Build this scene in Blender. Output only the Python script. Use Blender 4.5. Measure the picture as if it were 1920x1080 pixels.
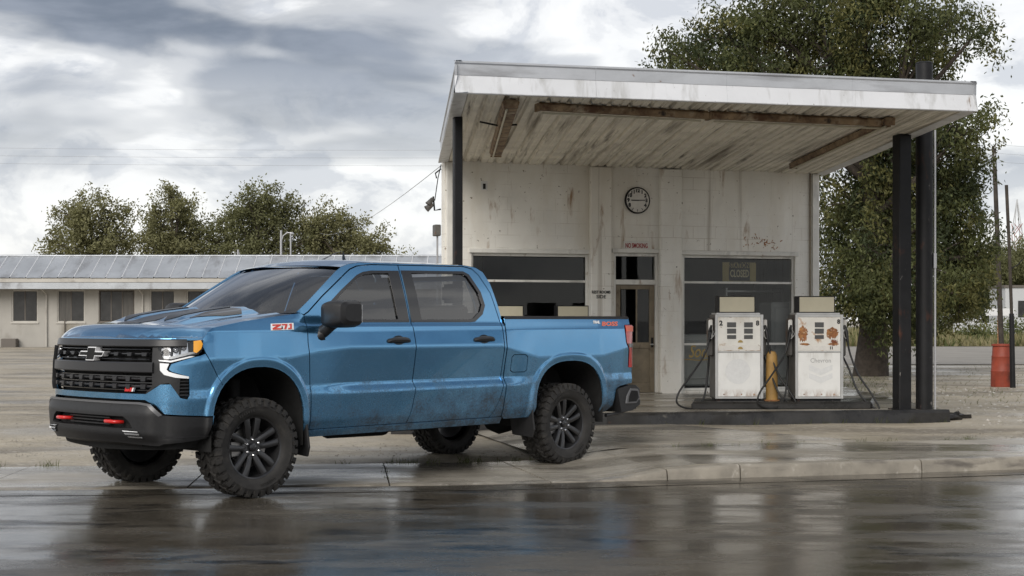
import bpy, bmesh, math, random
import numpy as np
from mathutils import Vector, Matrix
from mathutils.geometry import delaunay_2d_cdt
R = math.radians
random.seed(7)
rng = np.random.default_rng(11)
scene = bpy.context.scene
COL = scene.collection
for o in list(bpy.data.objects):
    bpy.data.objects.remove(o)

# ------------------------------------------------------------------ camera
F, HZ, CH = 2800.0, 600.0, 1.455          # focal length in photo pixels, horizon row, eye height
cam = bpy.data.cameras.new('camera')
cam.sensor_width = 36.0
cam.lens = F / 1920 * 36
cam.shift_y = (HZ - 540) / 1920
cam.clip_start, cam.clip_end = 0.1, 6000
camo = bpy.data.objects.new('camera', cam)
COL.objects.link(camo)
camo.location = (0, 0, CH)
camo.rotation_euler = (R(90), 0, 0)
scene.camera = camo

def at(px, py, Y):
    """photo pixel at distance Y -> world point"""
    return Vector(((px - 960) / F * Y, Y, CH - (py - HZ) / F * Y))

# ------------------------------------------------------------------ world: overcast, broken cloud
SUN_EL, SUN_AZ = 34.0, -158.0              # azimuth clockwise from +Y (the view direction)
w = bpy.data.worlds.new('World')
scene.world = w
w.use_nodes = True
nt = w.node_tree
N, LK = nt.nodes, nt.links
N.clear()
def nd(tree, typ, **kw):
    n = tree.nodes.new(typ)
    for k, v in kw.items():
        setattr(n, k, v)
    return n
def mth(tree, op, a, b=None, c=None, clamp=False):
    n = nd(tree, 'ShaderNodeMath', operation=op)
    n.use_clamp = clamp
    for i, v in enumerate((a, b, c)):
        if v is None: continue
        if isinstance(v, (int, float)): n.inputs[i].default_value = v
        else: tree.links.new(v, n.inputs[i])
    return n.outputs[0]
def ramp(tree, fac, stops, interp='LINEAR'):
    n = nd(tree, 'ShaderNodeValToRGB')
    n.color_ramp.interpolation = interp
    el = n.color_ramp.elements
    while len(el) < len(stops): el.new(0.5)
    for e, (p, c) in zip(el, stops):
        e.position = p
        e.color = (c, c, c, 1) if isinstance(c, (int, float)) else (*c, 1)
    if fac is not None: tree.links.new(fac, n.inputs[0])
    return n.outputs[0]
def mix(tree, fac, a, b, mode='MIX'):
    n = nd(tree, 'ShaderNodeMix', data_type='RGBA', blend_type=mode)
    for s, v in ((n.inputs[0], fac), (n.inputs[6], a), (n.inputs[7], b)):
        if isinstance(v, (int, float)): s.default_value = v
        elif isinstance(v, tuple): s.default_value = (*v, 1)
        else: tree.links.new(v, s)
    return n.outputs[2]
sky = nd(nt, 'ShaderNodeTexSky', sky_type='NISHITA')
sky.sun_disc = False
sky.sun_elevation = R(SUN_EL)
sky.sun_rotation = R(SUN_AZ)
bg_sky = nd(nt, 'ShaderNodeBackground')
LK.new(sky.outputs[0], bg_sky.inputs[0])
bg_sky.inputs[1].default_value = 0.1
tc = nd(nt, 'ShaderNodeTexCoord')
sep = nd(nt, 'ShaderNodeSeparateXYZ')
LK.new(tc.outputs['Generated'], sep.inputs[0])
zz = mth(nt, 'ADD', mth(nt, 'MAXIMUM', sep.outputs[2], 0.0), 0.10)
cx = mth(nt, 'DIVIDE', sep.outputs[0], zz)
cy = mth(nt, 'DIVIDE', sep.outputs[1], zz)
cmb = nd(nt, 'ShaderNodeCombineXYZ')
LK.new(cx, cmb.inputs[0]); LK.new(cy, cmb.inputs[1])
def wnoise(vec, scale, detail, rough, loc, dist=0.0, sc=(1, 1, 1)):
    m = nd(nt, 'ShaderNodeMapping')
    m.inputs['Location'].default_value = loc
    m.inputs['Scale'].default_value = sc
    LK.new(vec, m.inputs[0])
    n = nd(nt, 'ShaderNodeTexNoise')
    n.inputs['Scale'].default_value = scale
    n.inputs['Detail'].default_value = detail
    n.inputs['Roughness'].default_value = rough
    n.inputs['Distortion'].default_value = dist
    LK.new(m.outputs[0], n.inputs['Vector'])
    return n.outputs[0]
CLOUD_LOC = (3.3, 3.3, 0.0)
big = wnoise(cmb.outputs[0], 0.55, 4, 0.5, CLOUD_LOC, 0.3)           # broad dark decks
fine = wnoise(tc.outputs['Generated'], 9.5, 12, 0.58, (0.3, 0.2, 9.0), 0.35, (1, 1, 2.0))   # billows
mid = wnoise(cmb.outputs[0], 1.6, 6, 0.55, (5.2, 2.2, 0), 0.4)
deck = mth(nt, 'ADD', mth(nt, 'ADD', mth(nt, 'MULTIPLY', big, 0.76), mth(nt, 'MULTIPLY', mid, 0.14)), mth(nt, 'MULTIPLY', fine, 0.10))
dark = ramp(nt, deck, [(0.475, 0.0), (0.505, 0.5), (0.555, 1.0)], 'EASE')
elev = ramp(nt, sep.outputs[2], [(0.0, 0.0), (0.07, 0.12), (0.12, 0.6), (0.18, 1.0)], 'EASE')
dark = mth(nt, 'MULTIPLY', dark, elev)
bil = ramp(nt, fine, [(0.41, 0.0), (0.465, 0.5), (0.50, 0.8), (0.58, 1.0)], 'EASE')
soft = ramp(nt, mid, [(0.35, 0.0), (0.65, 1.0)], 'EASE')
light_c = mix(nt, bil, (0.52, 0.532, 0.560), (0.78, 0.775, 0.765))
dark_c = mix(nt, soft, (0.125, 0.143, 0.180), (0.24, 0.260, 0.305))
cloud_c = mix(nt, dark, light_c, dark_c)
bg_cl = nd(nt, 'ShaderNodeBackground')
LK.new(cloud_c, bg_cl.inputs[0])
bg_cl.inputs[1].default_value = 0.76
ms = nd(nt, 'ShaderNodeMixShader')
ms.inputs[0].default_value = 0.93
LK.new(bg_sky.outputs[0], ms.inputs[1]); LK.new(bg_cl.outputs[0], ms.inputs[2])
wo = nd(nt, 'ShaderNodeOutputWorld')
LK.new(ms.outputs[0], wo.inputs[0])

sun = bpy.data.lights.new('sun', 'SUN')
sun.energy = 1.5
sun.angle = R(42)
sun.color = (1.0, 0.95, 0.88)
suno = bpy.data.objects.new('sun', sun)
COL.objects.link(suno)
sd = Vector((math.sin(R(SUN_AZ)) * math.cos(R(SUN_EL)), math.cos(R(SUN_AZ)) * math.cos(R(SUN_EL)), math.sin(R(SUN_EL))))
suno.rotation_euler = sd.to_track_quat('Z', 'Y').to_euler()
suno.location = (-10, -10, 30)

vs = scene.view_settings
vs.view_transform = 'Standard'; vs.look = 'None'; vs.gamma = 1.0; vs.use_curve_mapping = False
vs.exposure = 0.84
scene.render.engine = 'CYCLES'

# ------------------------------------------------------------------ materials
def material(name, base, rough=0.5, metal=0.0, var=None, layers=(), bump=None, coat=0.0, spec=0.5,
             world=False, rough_var=None, alpha=None, trans=0.0, ior=1.45, vecscale=(1, 1, 1), grit=None, rotz=0.0):
    """var = (scale, amount) colour mottling; layers = [(colour, scale, lo, hi, vec scale[, (axis, lo, hi)])] stains; bump = (scale, strength)"""
    m = bpy.data.materials.new(name)
    m.use_nodes = True
    t = m.node_tree
    b = t.nodes['Principled BSDF']
    if world:
        g = nd(t, 'ShaderNodeNewGeometry'); vec = g.outputs['Position']
    else:
        g = nd(t, 'ShaderNodeTexCoord'); vec = g.outputs['Object']
    if rotz:
        vr = nd(t, 'ShaderNodeVectorRotate'); vr.rotation_type = 'Z_AXIS'; vr.inputs['Angle'].default_value = rotz
        t.links.new(vec, vr.inputs['Vector']); vec = vr.outputs[0]
    def noise(scale, detail=6, rgh=0.55, sc=(1, 1, 1), off=0.0, dist=0.0):
        mp = nd(t, 'ShaderNodeMapping')
        mp.inputs['Scale'].default_value = [a * c for a, c in zip(sc, vecscale)]
        mp.inputs['Location'].default_value = (off, off * .7, off * .3)
        t.links.new(vec, mp.inputs[0])
        n = nd(t, 'ShaderNodeTexNoise')
        n.inputs['Scale'].default_value = scale; n.inputs['Detail'].default_value = detail
        n.inputs['Roughness'].default_value = rgh; n.inputs['Distortion'].default_value = dist
        t.links.new(mp.outputs[0], n.inputs['Vector'])
        return n.outputs[0]
    col = None
    if var:
        k = var[1]
        lo = tuple(max(0, c * (1 - k)) for c in base); hi = tuple(min(1, c * (1 + k)) for c in base)
        f = ramp(t, noise(var[0], 8, 0.6), [(0.3, 0.0), (0.7, 1.0)])
        col = mix(t, f, lo, hi)
    for i, L in enumerate(layers):
        c, sc, lo, hi, vsc = L[:5]
        f = ramp(t, noise(sc, 8, 0.62, vsc, 3.7 * (i + 1), 0.3), [(lo, 0.0), (hi, 1.0)])
        if len(L) > 5:
            ax, a0, a1 = L[5]
            sp = nd(t, 'ShaderNodeSeparateXYZ'); t.links.new(vec, sp.inputs[0])
            mr = nd(t, 'ShaderNodeMapRange'); mr.inputs[1].default_value = a0; mr.inputs[2].default_value = a1
            t.links.new(sp.outputs[ax], mr.inputs[0])
            f = mth(t, 'MULTIPLY', f, mr.outputs[0])
        if len(L) > 6: f = mth(t, 'MULTIPLY', f, L[6])
        col = mix(t, f, col if col is not None else tuple(base), tuple(c))
    if col is None: b.inputs['Base Color'].default_value = (*base, 1)
    else: t.links.new(col, b.inputs['Base Color'])
    b.inputs['Roughness'].default_value = rough
    if rough_var:
        sc, lo, hi, vsc = rough_var
        f = ramp(t, noise(sc, 7, 0.6, vsc, 9.1), [(0.38, lo), (0.64, hi)])
        t.links.new(f, b.inputs['Roughness'])
    b.inputs['Metallic'].default_value = metal
    b.inputs['Coat Weight'].default_value = coat
    b.inputs['Coat Roughness'].default_value = 0.03
    b.inputs['Specular IOR Level'].default_value = spec
    b.inputs['Transmission Weight'].default_value = trans
    b.inputs['IOR'].default_value = ior
    if bump:
        bn = nd(t, 'ShaderNodeBump')
        bn.inputs['Strength'].default_value = bump[1]
        bn.inputs['Distance'].default_value = bump[2] if len(bump) > 2 else 0.02
        vs_ = bump[3] if len(bump) > 3 else (1, 1, 1)
        t.links.new(noise(bump[0], 8, 0.6, vs_, 1.3), bn.inputs['Height'])
        if grit:
            b3 = nd(t, 'ShaderNodeBump'); b3.inputs['Strength'].default_value = grit[1]; b3.inputs['Distance'].default_value = 0.004
            t.links.new(noise(grit[0], 3, 0.7, (1, 1, 1), 5.3), b3.inputs['Height']); t.links.new(bn.outputs[0], b3.inputs['Normal']); bn = b3
        t.links.new(bn.outputs[0], b.inputs['Normal'])
    return m

def glass(name, tint, rough=0.0, ior=1.45, gain=1.7):
    """thin sheet: tinted see-through plus mirror reflection by angle"""
    m = bpy.data.materials.new(name); m.use_nodes = True
    t = m.node_tree; t.nodes.clear()
    o = nd(t, 'ShaderNodeOutputMaterial'); mx = nd(t, 'ShaderNodeMixShader')
    tr = nd(t, 'ShaderNodeBsdfTransparent'); gl = nd(t, 'ShaderNodeBsdfGlossy'); fr = nd(t, 'ShaderNodeFresnel')
    tr.inputs[0].default_value = (*tint, 1); gl.inputs['Roughness'].default_value = rough
    fr.inputs[0].default_value = ior
    f = mth(t, 'MULTIPLY', fr.outputs[0], gain, clamp=True)
    t.links.new(f, mx.inputs[0]); t.links.new(tr.outputs[0], mx.inputs[1]); t.links.new(gl.outputs[0], mx.inputs[2])
    t.links.new(mx.outputs[0], o.inputs[0])
    return m

RUST = (0.16, 0.055, 0.018)
M = {}
M['paint'] = material('blue_paint', (0.105, 0.305, 0.530), 0.30, 0.90, coat=1.0, rough_var=(3, 0.12, 0.17, (1, 1, 1)), var=(2, 0.03))
def mud(m):
    """dried road spray: thick along the sills, thinning to specks towards the door handles; dull and non-metallic"""
    t = m.node_tree; b = t.nodes['Principled BSDF']; g = nd(t, 'ShaderNodeTexCoord')
    sp = nd(t, 'ShaderNodeSeparateXYZ'); t.links.new(g.outputs['Object'], sp.inputs[0])
    def ns(sc, det, rg):
        n = nd(t, 'ShaderNodeTexNoise'); n.inputs['Scale'].default_value = sc; n.inputs['Detail'].default_value = det; n.inputs['Roughness'].default_value = rg
        t.links.new(g.outputs['Object'], n.inputs['Vector']); return n.outputs[0]
    def mr(a0, a1, lo, hi, src):
        q = nd(t, 'ShaderNodeMapRange'); q.inputs[1].default_value = a0; q.inputs[2].default_value = a1; q.inputs[3].default_value = lo; q.inputs[4].default_value = hi
        t.links.new(src, q.inputs[0]); return q.outputs[0]
    h = mr(0.52, 1.15, 1.0, 0.0, sp.outputs[2])                       # 1 at the sill
    back = mr(-4.4, 0.3, 1.0, 0.62, sp.outputs[0])                    # spray builds up behind the front wheel
    lev = mth(t, 'MULTIPLY', h, back)
    th = mth(t, 'ADD', mth(t, 'MULTIPLY', ns(5, 6, 0.6), 0.5), mth(t, 'MULTIPLY', ns(55, 7, 0.75), 0.5))
    film = mth(t, 'MULTIPLY', mth(t, 'SUBTRACT', mth(t, 'ADD', th, mth(t, 'MULTIPLY', lev, 0.34)), 0.60), 4.6, clamp=True)
    film = mth(t, 'MULTIPLY', film, 0.88)
    dots = mth(t, 'MULTIPLY', mth(t, 'SUBTRACT', mth(t, 'ADD', ns(130, 2, 0.6), mth(t, 'MULTIPLY', lev, 0.16)), 0.69), 18, clamp=True)
    mk = mth(t, 'MAXIMUM', film, mth(t, 'MULTIPLY', dots, 0.8))
    mk = mth(t, 'MULTIPLY', mk, mr(1.12, 1.22, 1.0, 0.0, sp.outputs[2]))
    colr = mix(t, ns(24, 5, 0.6), (0.010, 0.0095, 0.009), (0.062, 0.052, 0.040))
    t.links.new(mix(t, mk, b.inputs['Base Color'].links[0].from_socket, colr), b.inputs['Base Color'])
    rsrc = b.inputs['Roughness'].links[0].from_socket
    t.links.new(mth(t, 'ADD', rsrc, mth(t, 'MULTIPLY', mk, 0.55)), b.inputs['Roughness'])
    t.links.new(mth(t, 'MULTIPLY', mth(t, 'SUBTRACT', 1.0, mk), 0.90), b.inputs['Metallic'])
    t.links.new(mth(t, 'SUBTRACT', 1.0, mk), b.inputs['Coat Weight'])
mud(M['paint'])
M['plastic'] = material('black_textured_plastic', (0.016, 0.016, 0.017), 0.46, var=(30, 0.2), bump=(400, 0.08, 0.002))
M['satin'] = material('charcoal_satin_trim', (0.030, 0.030, 0.032), 0.30, 0.2)
M['gloss_black'] = material('gloss_black_trim', (0.010, 0.010, 0.011), 0.12, coat=0.6)
M['void'] = material('dark_underbody', (0.009, 0.009, 0.009), 0.85, var=(14, 0.4))
M['chrome'] = material('bright_chrome', (0.80, 0.80, 0.82), 0.12, 1.0)
M['lamp_silver'] = material('lamp_reflector_silver', (0.72, 0.73, 0.75), 0.2, 0.85)
M['drl'] = material('white_lamp_strip', (0.86, 0.87, 0.88), 0.22, coat=0.6)
M['amber'] = material('amber_lamp_lens', (0.92, 0.40, 0.02), 0.15, coat=1.0)
M['bright_trim'] = material('brushed_bright_trim', (0.78, 0.78, 0.79), 0.38, 0.35)
M['bumper_trim'] = material('silver_grey_bumper_trim', (0.13, 0.13, 0.135), 0.32, 0.35)
M['red_lens'] = material('red_lamp_lens', (0.45, 0.012, 0.015), 0.1, coat=1.0)
M['red'] = material('red_enamel', (0.55, 0.018, 0.015), 0.3, coat=0.4)
M['rubber'] = material('tyre_rubber', (0.024, 0.0225, 0.021), 0.72, var=(9, 0.35), bump=(60, 0.12, 0.004),
                       layers=[((0.075, 0.068, 0.058), 7, 0.55, 0.8, (1, 1, 1))])
M['rim'] = material('black_alloy', (0.050, 0.050, 0.052), 0.30, 0.6, coat=0.3)
M['disc'] = material('brake_steel', (0.30, 0.29, 0.28), 0.4, 0.9)
M['tint'] = glass('tinted_car_glass', (0.34, 0.35, 0.36), gain=3.2)
M['windscreen'] = glass('windscreen_glass', (0.60, 0.62, 0.62), gain=2.2)
M['lens'] = glass('clear_lamp_lens', (0.93, 0.94, 0.95))
M['pane'] = glass('shop_glass', (0.80, 0.81, 0.80), 0.01, gain=0.65)
M['seat'] = material('dark_seat_fabric', (0.028, 0.028, 0.030), 0.8, var=(12, 0.3))
M['decal_white'] = material('white_decal', (0.80, 0.80, 0.80), 0.35)
M['decal_red'] = material('red_decal', (0.58, 0.06, 0.04), 0.35)
M['decal_orange'] = material('coral_decal', (0.72, 0.17, 0.11), 0.4)

M['road'] = material('wet_asphalt', (0.070, 0.061, 0.048), 0.15, var=(1.1, 0.30), world=True,
    layers=[((0.110, 0.096, 0.075), 1.6, 0.5, 0.72, (0.45, 1.5, 1)), ((0.24, 0.21, 0.17), 65, 0.61, 0.66, (1, 1, 1)), ((0.022, 0.020, 0.018), 2.3, 0.56, 0.64, (0.5, 1.3, 1)), ((0.030, 0.027, 0.023), 120, 0.56, 0.64, (1, 1, 1))],
    rough_var=(1.3, 0.035, 0.40, (0.6, 1.5, 1)), bump=(8, 0.05, 0.012, (0.7, 1.1, 1)), spec=0.6, grit=(55, 0.22))
M['concrete'] = material('wet_concrete', (0.33, 0.30, 0.25), 0.4, var=(1.7, 0.25), world=True,
    layers=[((0.14, 0.125, 0.10), 0.9, 0.47, 0.66, (0.4, 1.3, 1)), ((0.40, 0.37, 0.33), 5, 0.62, 0.75, (1, 1, 1)), ((0.07, 0.06, 0.05), 14, 0.66, 0.72, (1, 1, 1))],
    rough_var=(1.2, 0.07, 0.5, (0.4, 1.3, 1)), bump=(38, 0.15, 0.006), spec=0.55, grit=(120, 0.15))
M['kerb'] = material('worn_kerb_concrete', (0.25, 0.225, 0.185), 0.5, var=(3, 0.3), world=True,
    layers=[((0.08, 0.07, 0.06), 2.6, 0.52, 0.7, (0.6, 1, 3)), ((0.40, 0.37, 0.32), 7, 0.6, 0.72, (1, 1, 1))],
    rough_var=(2.5, 0.22, 0.6, (1, 1, 1)), bump=(30, 0.25, 0.008))
M['dirt'] = material('damp_gravel_dirt', (0.37, 0.325, 0.25), 0.75, var=(0.7, 0.22), world=True,
    layers=[((0.20, 0.175, 0.138), 0.55, 0.47, 0.62, (0.5, 1.2, 1)), ((0.48, 0.44, 0.375), 9, 0.55, 0.72, (1, 1, 1)), ((0.08, 0.07, 0.055), 22, 0.6, 0.72, (1, 1, 1))],
    rough_var=(0.55, 0.30, 0.9, (0.5, 1.2, 1)), bump=(11, 0.7, 0.035), grit=(60, 0.4))
M['slab_black'] = material('black_painted_concrete', (0.022, 0.021, 0.020), 0.5, var=(4, 0.4), world=True,
    layers=[((0.13, 0.12, 0.10), 8, 0.63, 0.74, (1, 1, 1)), ((0.09, 0.04, 0.02), 5, 0.66, 0.76, (1, 1, 1))], rough_var=(3, 0.2, 0.6, (1, 1, 1)), bump=(25, 0.3, 0.01))
M['wall'] = material('dirty_white_block_paint', (0.80, 0.785, 0.735), 0.65, var=(0.8, 0.08),
    layers=[((0.60, 0.55, 0.46), 0.9, 0.48, 0.80, (1, 1, 0.35)), ((0.30, 0.19, 0.105), 3.0, 0.605, 0.72, (1.6, 1.6, 0.35)),
            ((0.15, 0.11, 0.075), 16, 0.655, 0.70, (1, 1, 1)), ((0.76, 0.745, 0.70), 2.2, 0.55, 0.7, (1, 1, 0.6)), ((0.33, 0.29, 0.24), 1.4, 0.60, 0.80, (5, 5, 0.12))], bump=(9, 0.16, 0.012))
def block_courses(m):
    """hollow-block courses showing faintly through the paint"""
    t = m.node_tree; b = t.nodes['Principled BSDF']
    g = nd(t, 'ShaderNodeTexCoord'); sp = nd(t, 'ShaderNodeSeparateXYZ'); cb = nd(t, 'ShaderNodeCombineXYZ')
    t.links.new(g.outputs['Object'], sp.inputs[0]); t.links.new(sp.outputs[0], cb.inputs[0]); t.links.new(sp.outputs[2], cb.inputs[1])
    br = nd(t, 'ShaderNodeTexBrick')
    for k, v in (('Scale', 1.0), ('Mortar Size', 0.006), ('Mortar Smooth', 0.4), ('Brick Width', 0.40), ('Row Height', 0.20)): br.inputs[k].default_value = v
    br.inputs['Color1'].default_value = (1, 1, 1, 1); br.inputs['Color2'].default_value = (.97, .97, .97, 1); br.inputs['Mortar'].default_value = (.0, .0, .0, 1)
    t.links.new(cb.outputs[0], br.inputs['Vector'])
    n = nd(t, 'ShaderNodeTexNoise'); n.inputs['Scale'].default_value = 1.3; n.inputs['Detail'].default_value = 5; t.links.new(g.outputs['Object'], n.inputs['Vector'])
    f = mth(t, 'MULTIPLY', br.outputs['Fac'], ramp(t, n.outputs[0], [(0.47, 0.0), (0.64, 0.42)]))
    src = b.inputs['Base Color'].links[0].from_socket
    t.links.new(mix(t, f, src, (0.30, 0.24, 0.17)), b.inputs['Base Color'])
    b2 = nd(t, 'ShaderNodeBump'); b2.inputs['Strength'].default_value = 0.25; b2.inputs['Distance'].default_value = 0.006; b2.invert = True
    t.links.new(br.outputs['Fac'], b2.inputs['Height']); t.links.new(b.inputs['Normal'].links[0].from_socket, b2.inputs['Normal']); t.links.new(b2.outputs[0], b.inputs['Normal'])
block_courses(M['wall'])
M['white_trim'] = material('chalky_white_paint', (0.70, 0.69, 0.65), 0.55, var=(3, 0.12), world=True,
    layers=[((0.27, 0.19, 0.12), 6, 0.62, 0.74, (1, 1, 0.6)), ((0.30, 0.29, 0.27), 2, 0.55, 0.75, (1, 1, 0.4))])
M['fascia_white'] = material('white_fascia_metal', (0.64, 0.65, 0.67), 0.4, var=(1.3, 0.06), world=True,
    layers=[((0.40, 0.40, 0.39), 2.4, 0.52, 0.74, (2.5, 2.5, 0.3)), ((0.20, 0.13, 0.08), 4.5, 0.66, 0.74, (2, 2, 0.35)), ((0.08, 0.06, 0.05), 17, 0.68, 0.72, (1, 1, 1))], bump=(2.2, 0.28, 0.03))
M['fascia_grey'] = material('weathered_galvanised_fascia', (0.46, 0.475, 0.50), 0.45, 0.25, var=(1.6, 0.14), world=True,
    layers=[((0.26, 0.26, 0.27), 2.2, 0.53, 0.74, (0.35, 0.35, 2)), ((0.17, 0.09, 0.045), 7, 0.69, 0.76, (1, 1, 1)), ((0.06, 0.07, 0.09), 3.1, 0.72, 0.75, (1, 1, 2))], bump=(3, 0.14, 0.02))
M['soffit'] = material('stained_cream_soffit_metal', (0.72, 0.685, 0.60), 0.55, rotz=R(15), var=(2.0, 0.16),
    layers=[((0.24, 0.21, 0.165), 2.2, 0.53, 0.70, (3.0, 0.10, 1)), ((0.09, 0.075, 0.06), 4, 0.60, 0.72, (2.6, 0.10, 1)), ((0.15, 0.075, 0.03), 17, 0.68, 0.73, (1, 1, 1))])
M['rust_metal'] = material('rusty_fixture_metal', (0.26, 0.185, 0.11), 0.7, var=(6, 0.35),
    layers=[((0.10, 0.05, 0.025), 5, 0.46, 0.64, (1, 1, 1)), ((0.42, 0.36, 0.27), 4, 0.58, 0.7, (1, 1, 1)), ((0.03, 0.022, 0.016), 9, 0.6, 0.7, (1, 1, 1))])
M['black_steel'] = material('black_painted_steel', (0.012, 0.012, 0.013), 0.5, 0.0, spec=0.3, var=(5, 0.3),
    layers=[((0.07, 0.028, 0.016), 4, 0.60, 0.72, (1, 1, 0.5)), ((0.16, 0.15, 0.14), 15, 0.66, 0.71, (1, 1, 0.4))])
M['dark_frame'] = material('aged_brown_door_frame', (0.20, 0.165, 0.115), 0.55, var=(5, 0.25),
    layers=[((0.08, 0.05, 0.03), 6, 0.58, 0.72, (1, 1, 0.5))])
M['alu'] = material('dull_aluminium', (0.50, 0.50, 0.49), 0.4, 0.6, var=(5, 0.15))
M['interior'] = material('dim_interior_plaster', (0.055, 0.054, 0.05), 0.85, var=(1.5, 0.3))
M['pump_white'] = material('chalked_pump_enamel', (0.74, 0.74, 0.72), 0.38, var=(3, 0.07),
    layers=[((0.58, 0.57, 0.54), 3, 0.55, 0.75, (1, 1, 0.5)), ((0.22, 0.13, 0.07), 11, 0.68, 0.74, (1, 1, 0.7)), ((0.24, 0.12, 0.05), 14, 0.42, 0.62, (1, 1, 0.4), (2, 0.17, 0.05)), ((0.33, 0.29, 0.24), 6, 0.45, 0.7, (1.5, 1, 0.25), (2, 0.52, 0.67), 0.7)])
M['pump_rusty'] = material('rust_blistered_enamel', (0.70, 0.68, 0.63), 0.45, var=(4, 0.1),
    layers=[((0.40, 0.19, 0.06), 4.2, 0.55, 0.63, (1, 1, 1.2)), ((0.17, 0.05, 0.018), 4.2, 0.62, 0.67, (1, 1, 1.2))])
M['pump_panel'] = material('pump_dial_plate', (0.70, 0.685, 0.64), 0.4, var=(5, 0.1),
    layers=[((0.35, 0.20, 0.09), 5, 0.63, 0.70, (1, 1, 1.3)), ((0.15, 0.06, 0.025), 7, 0.66, 0.70, (1, 1, 2)), ((0.30, 0.15, 0.06), 12, 0.42, 0.60, (1, 1, 1), (2, 0.76, 0.67)), ((0.40, 0.33, 0.24), 5, 0.4, 0.7, (1, 1, 0.3), (2, 1.0, 1.14), 0.7)])
M['pump_side'] = material('grey_pump_side', (0.10, 0.095, 0.088), 0.5, 0.2, var=(5, 0.3), layers=[((0.13, 0.06, 0.03), 5, 0.62, 0.72, (1, 1, 0.6))])
M['header'] = material('tan_sign_acrylic', (0.46, 0.425, 0.32), 0.4, var=(3, 0.08))
M['rust_patch'] = material('rust_patch', (0.24, 0.10, 0.04), 0.8, var=(18, 0.6), layers=[((0.44, 0.22, 0.08), 14, 0.48, 0.62, (1, 1, 1)), ((0.60, 0.50, 0.38), 22, 0.58, 0.66, (1, 1, 1))])
M['faded'] = material('faded_print', (0.665, 0.67, 0.665), 0.5, var=(20, 0.06))
M['hose'] = material('black_rubber_hose', (0.012, 0.012, 0.012), 0.45)
M['yellow'] = material('worn_yellow_paint', (0.34, 0.20, 0.06), 0.55, var=(6, 0.25), layers=[((0.12, 0.07, 0.03), 6, 0.55, 0.7, (1, 1, 0.3))])
M['gold'] = material('gold_leaf_paint', (0.36, 0.26, 0.09), 0.5)
M['sign_white'] = material('sign_white_enamel', (0.66, 0.64, 0.60), 0.4, var=(8, 0.1))
M['sign_red'] = material('faded_red_lettering', (0.30, 0.035, 0.035), 0.5, var=(30, 0.3))
M['sign_black'] = material('black_lettering', (0.02, 0.02, 0.02), 0.5)
M['sign_tan'] = material('tan_sign_card', (0.50, 0.40, 0.17), 0.6, var=(6, 0.15))
M['sign_cream'] = material('cream_lettering', (0.75, 0.66, 0.42), 0.6)
M['dial_grey'] = material('smoked_dial_window', (0.07, 0.07, 0.068), 0.25, coat=0.5)
M['bin_red'] = material('sun_faded_red_drum', (0.27, 0.050, 0.026), 0.55, var=(4, 0.25), layers=[((0.10, 0.03, 0.02), 4, 0.56, 0.7, (1, 1, 0.5))])
M['bark'] = material('grey_brown_bark', (0.062, 0.050, 0.040), 0.9, var=(9, 0.4), bump=(14, 0.8, 0.04, (1, 1, 0.25)))
M['pole_wood'] = material('creosoted_pole_wood', (0.045, 0.037, 0.030), 0.85, var=(6, 0.4))
M['roof_metal'] = material('galvanised_roof_sheet', (0.40, 0.42, 0.445), 0.38, 0.45, var=(0.7, 0.14), layers=[((0.25, 0.255, 0.265), 1.2, 0.52, 0.7, (1, 0.3, 1))])
M['motel_wall'] = material('greyed_stucco', (0.36, 0.345, 0.315), 0.8, var=(0.5, 0.12), layers=[((0.22, 0.20, 0.165), 0.7, 0.52, 0.72, (1, 1, 0.4))])
M['motel_trim'] = material('cream_fascia_board', (0.46, 0.44, 0.40), 0.65, var=(0.8, 0.1), layers=[((0.30, 0.28, 0.25), 0.8, 0.55, 0.7, (1, 1, 1))])
M['motel_frame'] = material('brown_window_frame', (0.13, 0.115, 0.10), 0.7)
M['motel_glass'] = material('dull_old_window', (0.030, 0.030, 0.030), 0.25, var=(1.5, 0.5))
M['far_white'] = material('white_siding', (0.50, 0.51, 0.52), 0.6)
M['wire'] = material('wire_grey', (0.30, 0.30, 0.31), 0.6)
M['galv'] = material('galvanised_pipe', (0.42, 0.42, 0.43), 0.4, 0.6)
def leafmat(name, c, v):
    m = material(name, c, 0.62, var=(1.1, v), world=True, spec=0.3)
    t = m.node_tree; b = t.nodes['Principled BSDF']; out = t.nodes['Material Output']
    g = nd(t, 'ShaderNodeBsdfTranslucent'); g.inputs[0].default_value = (c[0] * 1.5, c[1] * 1.5, c[2], 1)
    mx = nd(t, 'ShaderNodeMixShader'); mx.inputs[0].default_value = 0.28
    t.links.new(b.outputs[0], mx.inputs[1]); t.links.new(g.outputs[0], mx.inputs[2]); t.links.new(mx.outputs[0], out.inputs[0])
    return m
M['leaf'] = leafmat('elm_leaf', (0.082, 0.092, 0.036), 0.65)
M['leaf_b'] = leafmat('elm_leaf_yellowed', (0.125, 0.122, 0.045), 0.4)
M['leaf_c'] = leafmat('elm_leaf_deep', (0.046, 0.058, 0.026), 0.4)
M['leaf_olive'] = leafmat('olive_leaf', (0.185, 0.180, 0.092), 0.4)
M['leaf_dark'] = leafmat('dark_leaf', (0.145, 0.148, 0.072), 0.4)
M['drygrass'] = leafmat('dry_grass', (0.23, 0.205, 0.115), 0.35)
M['greengrass'] = leafmat('green_weed', (0.10, 0.115, 0.045), 0.35)

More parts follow.
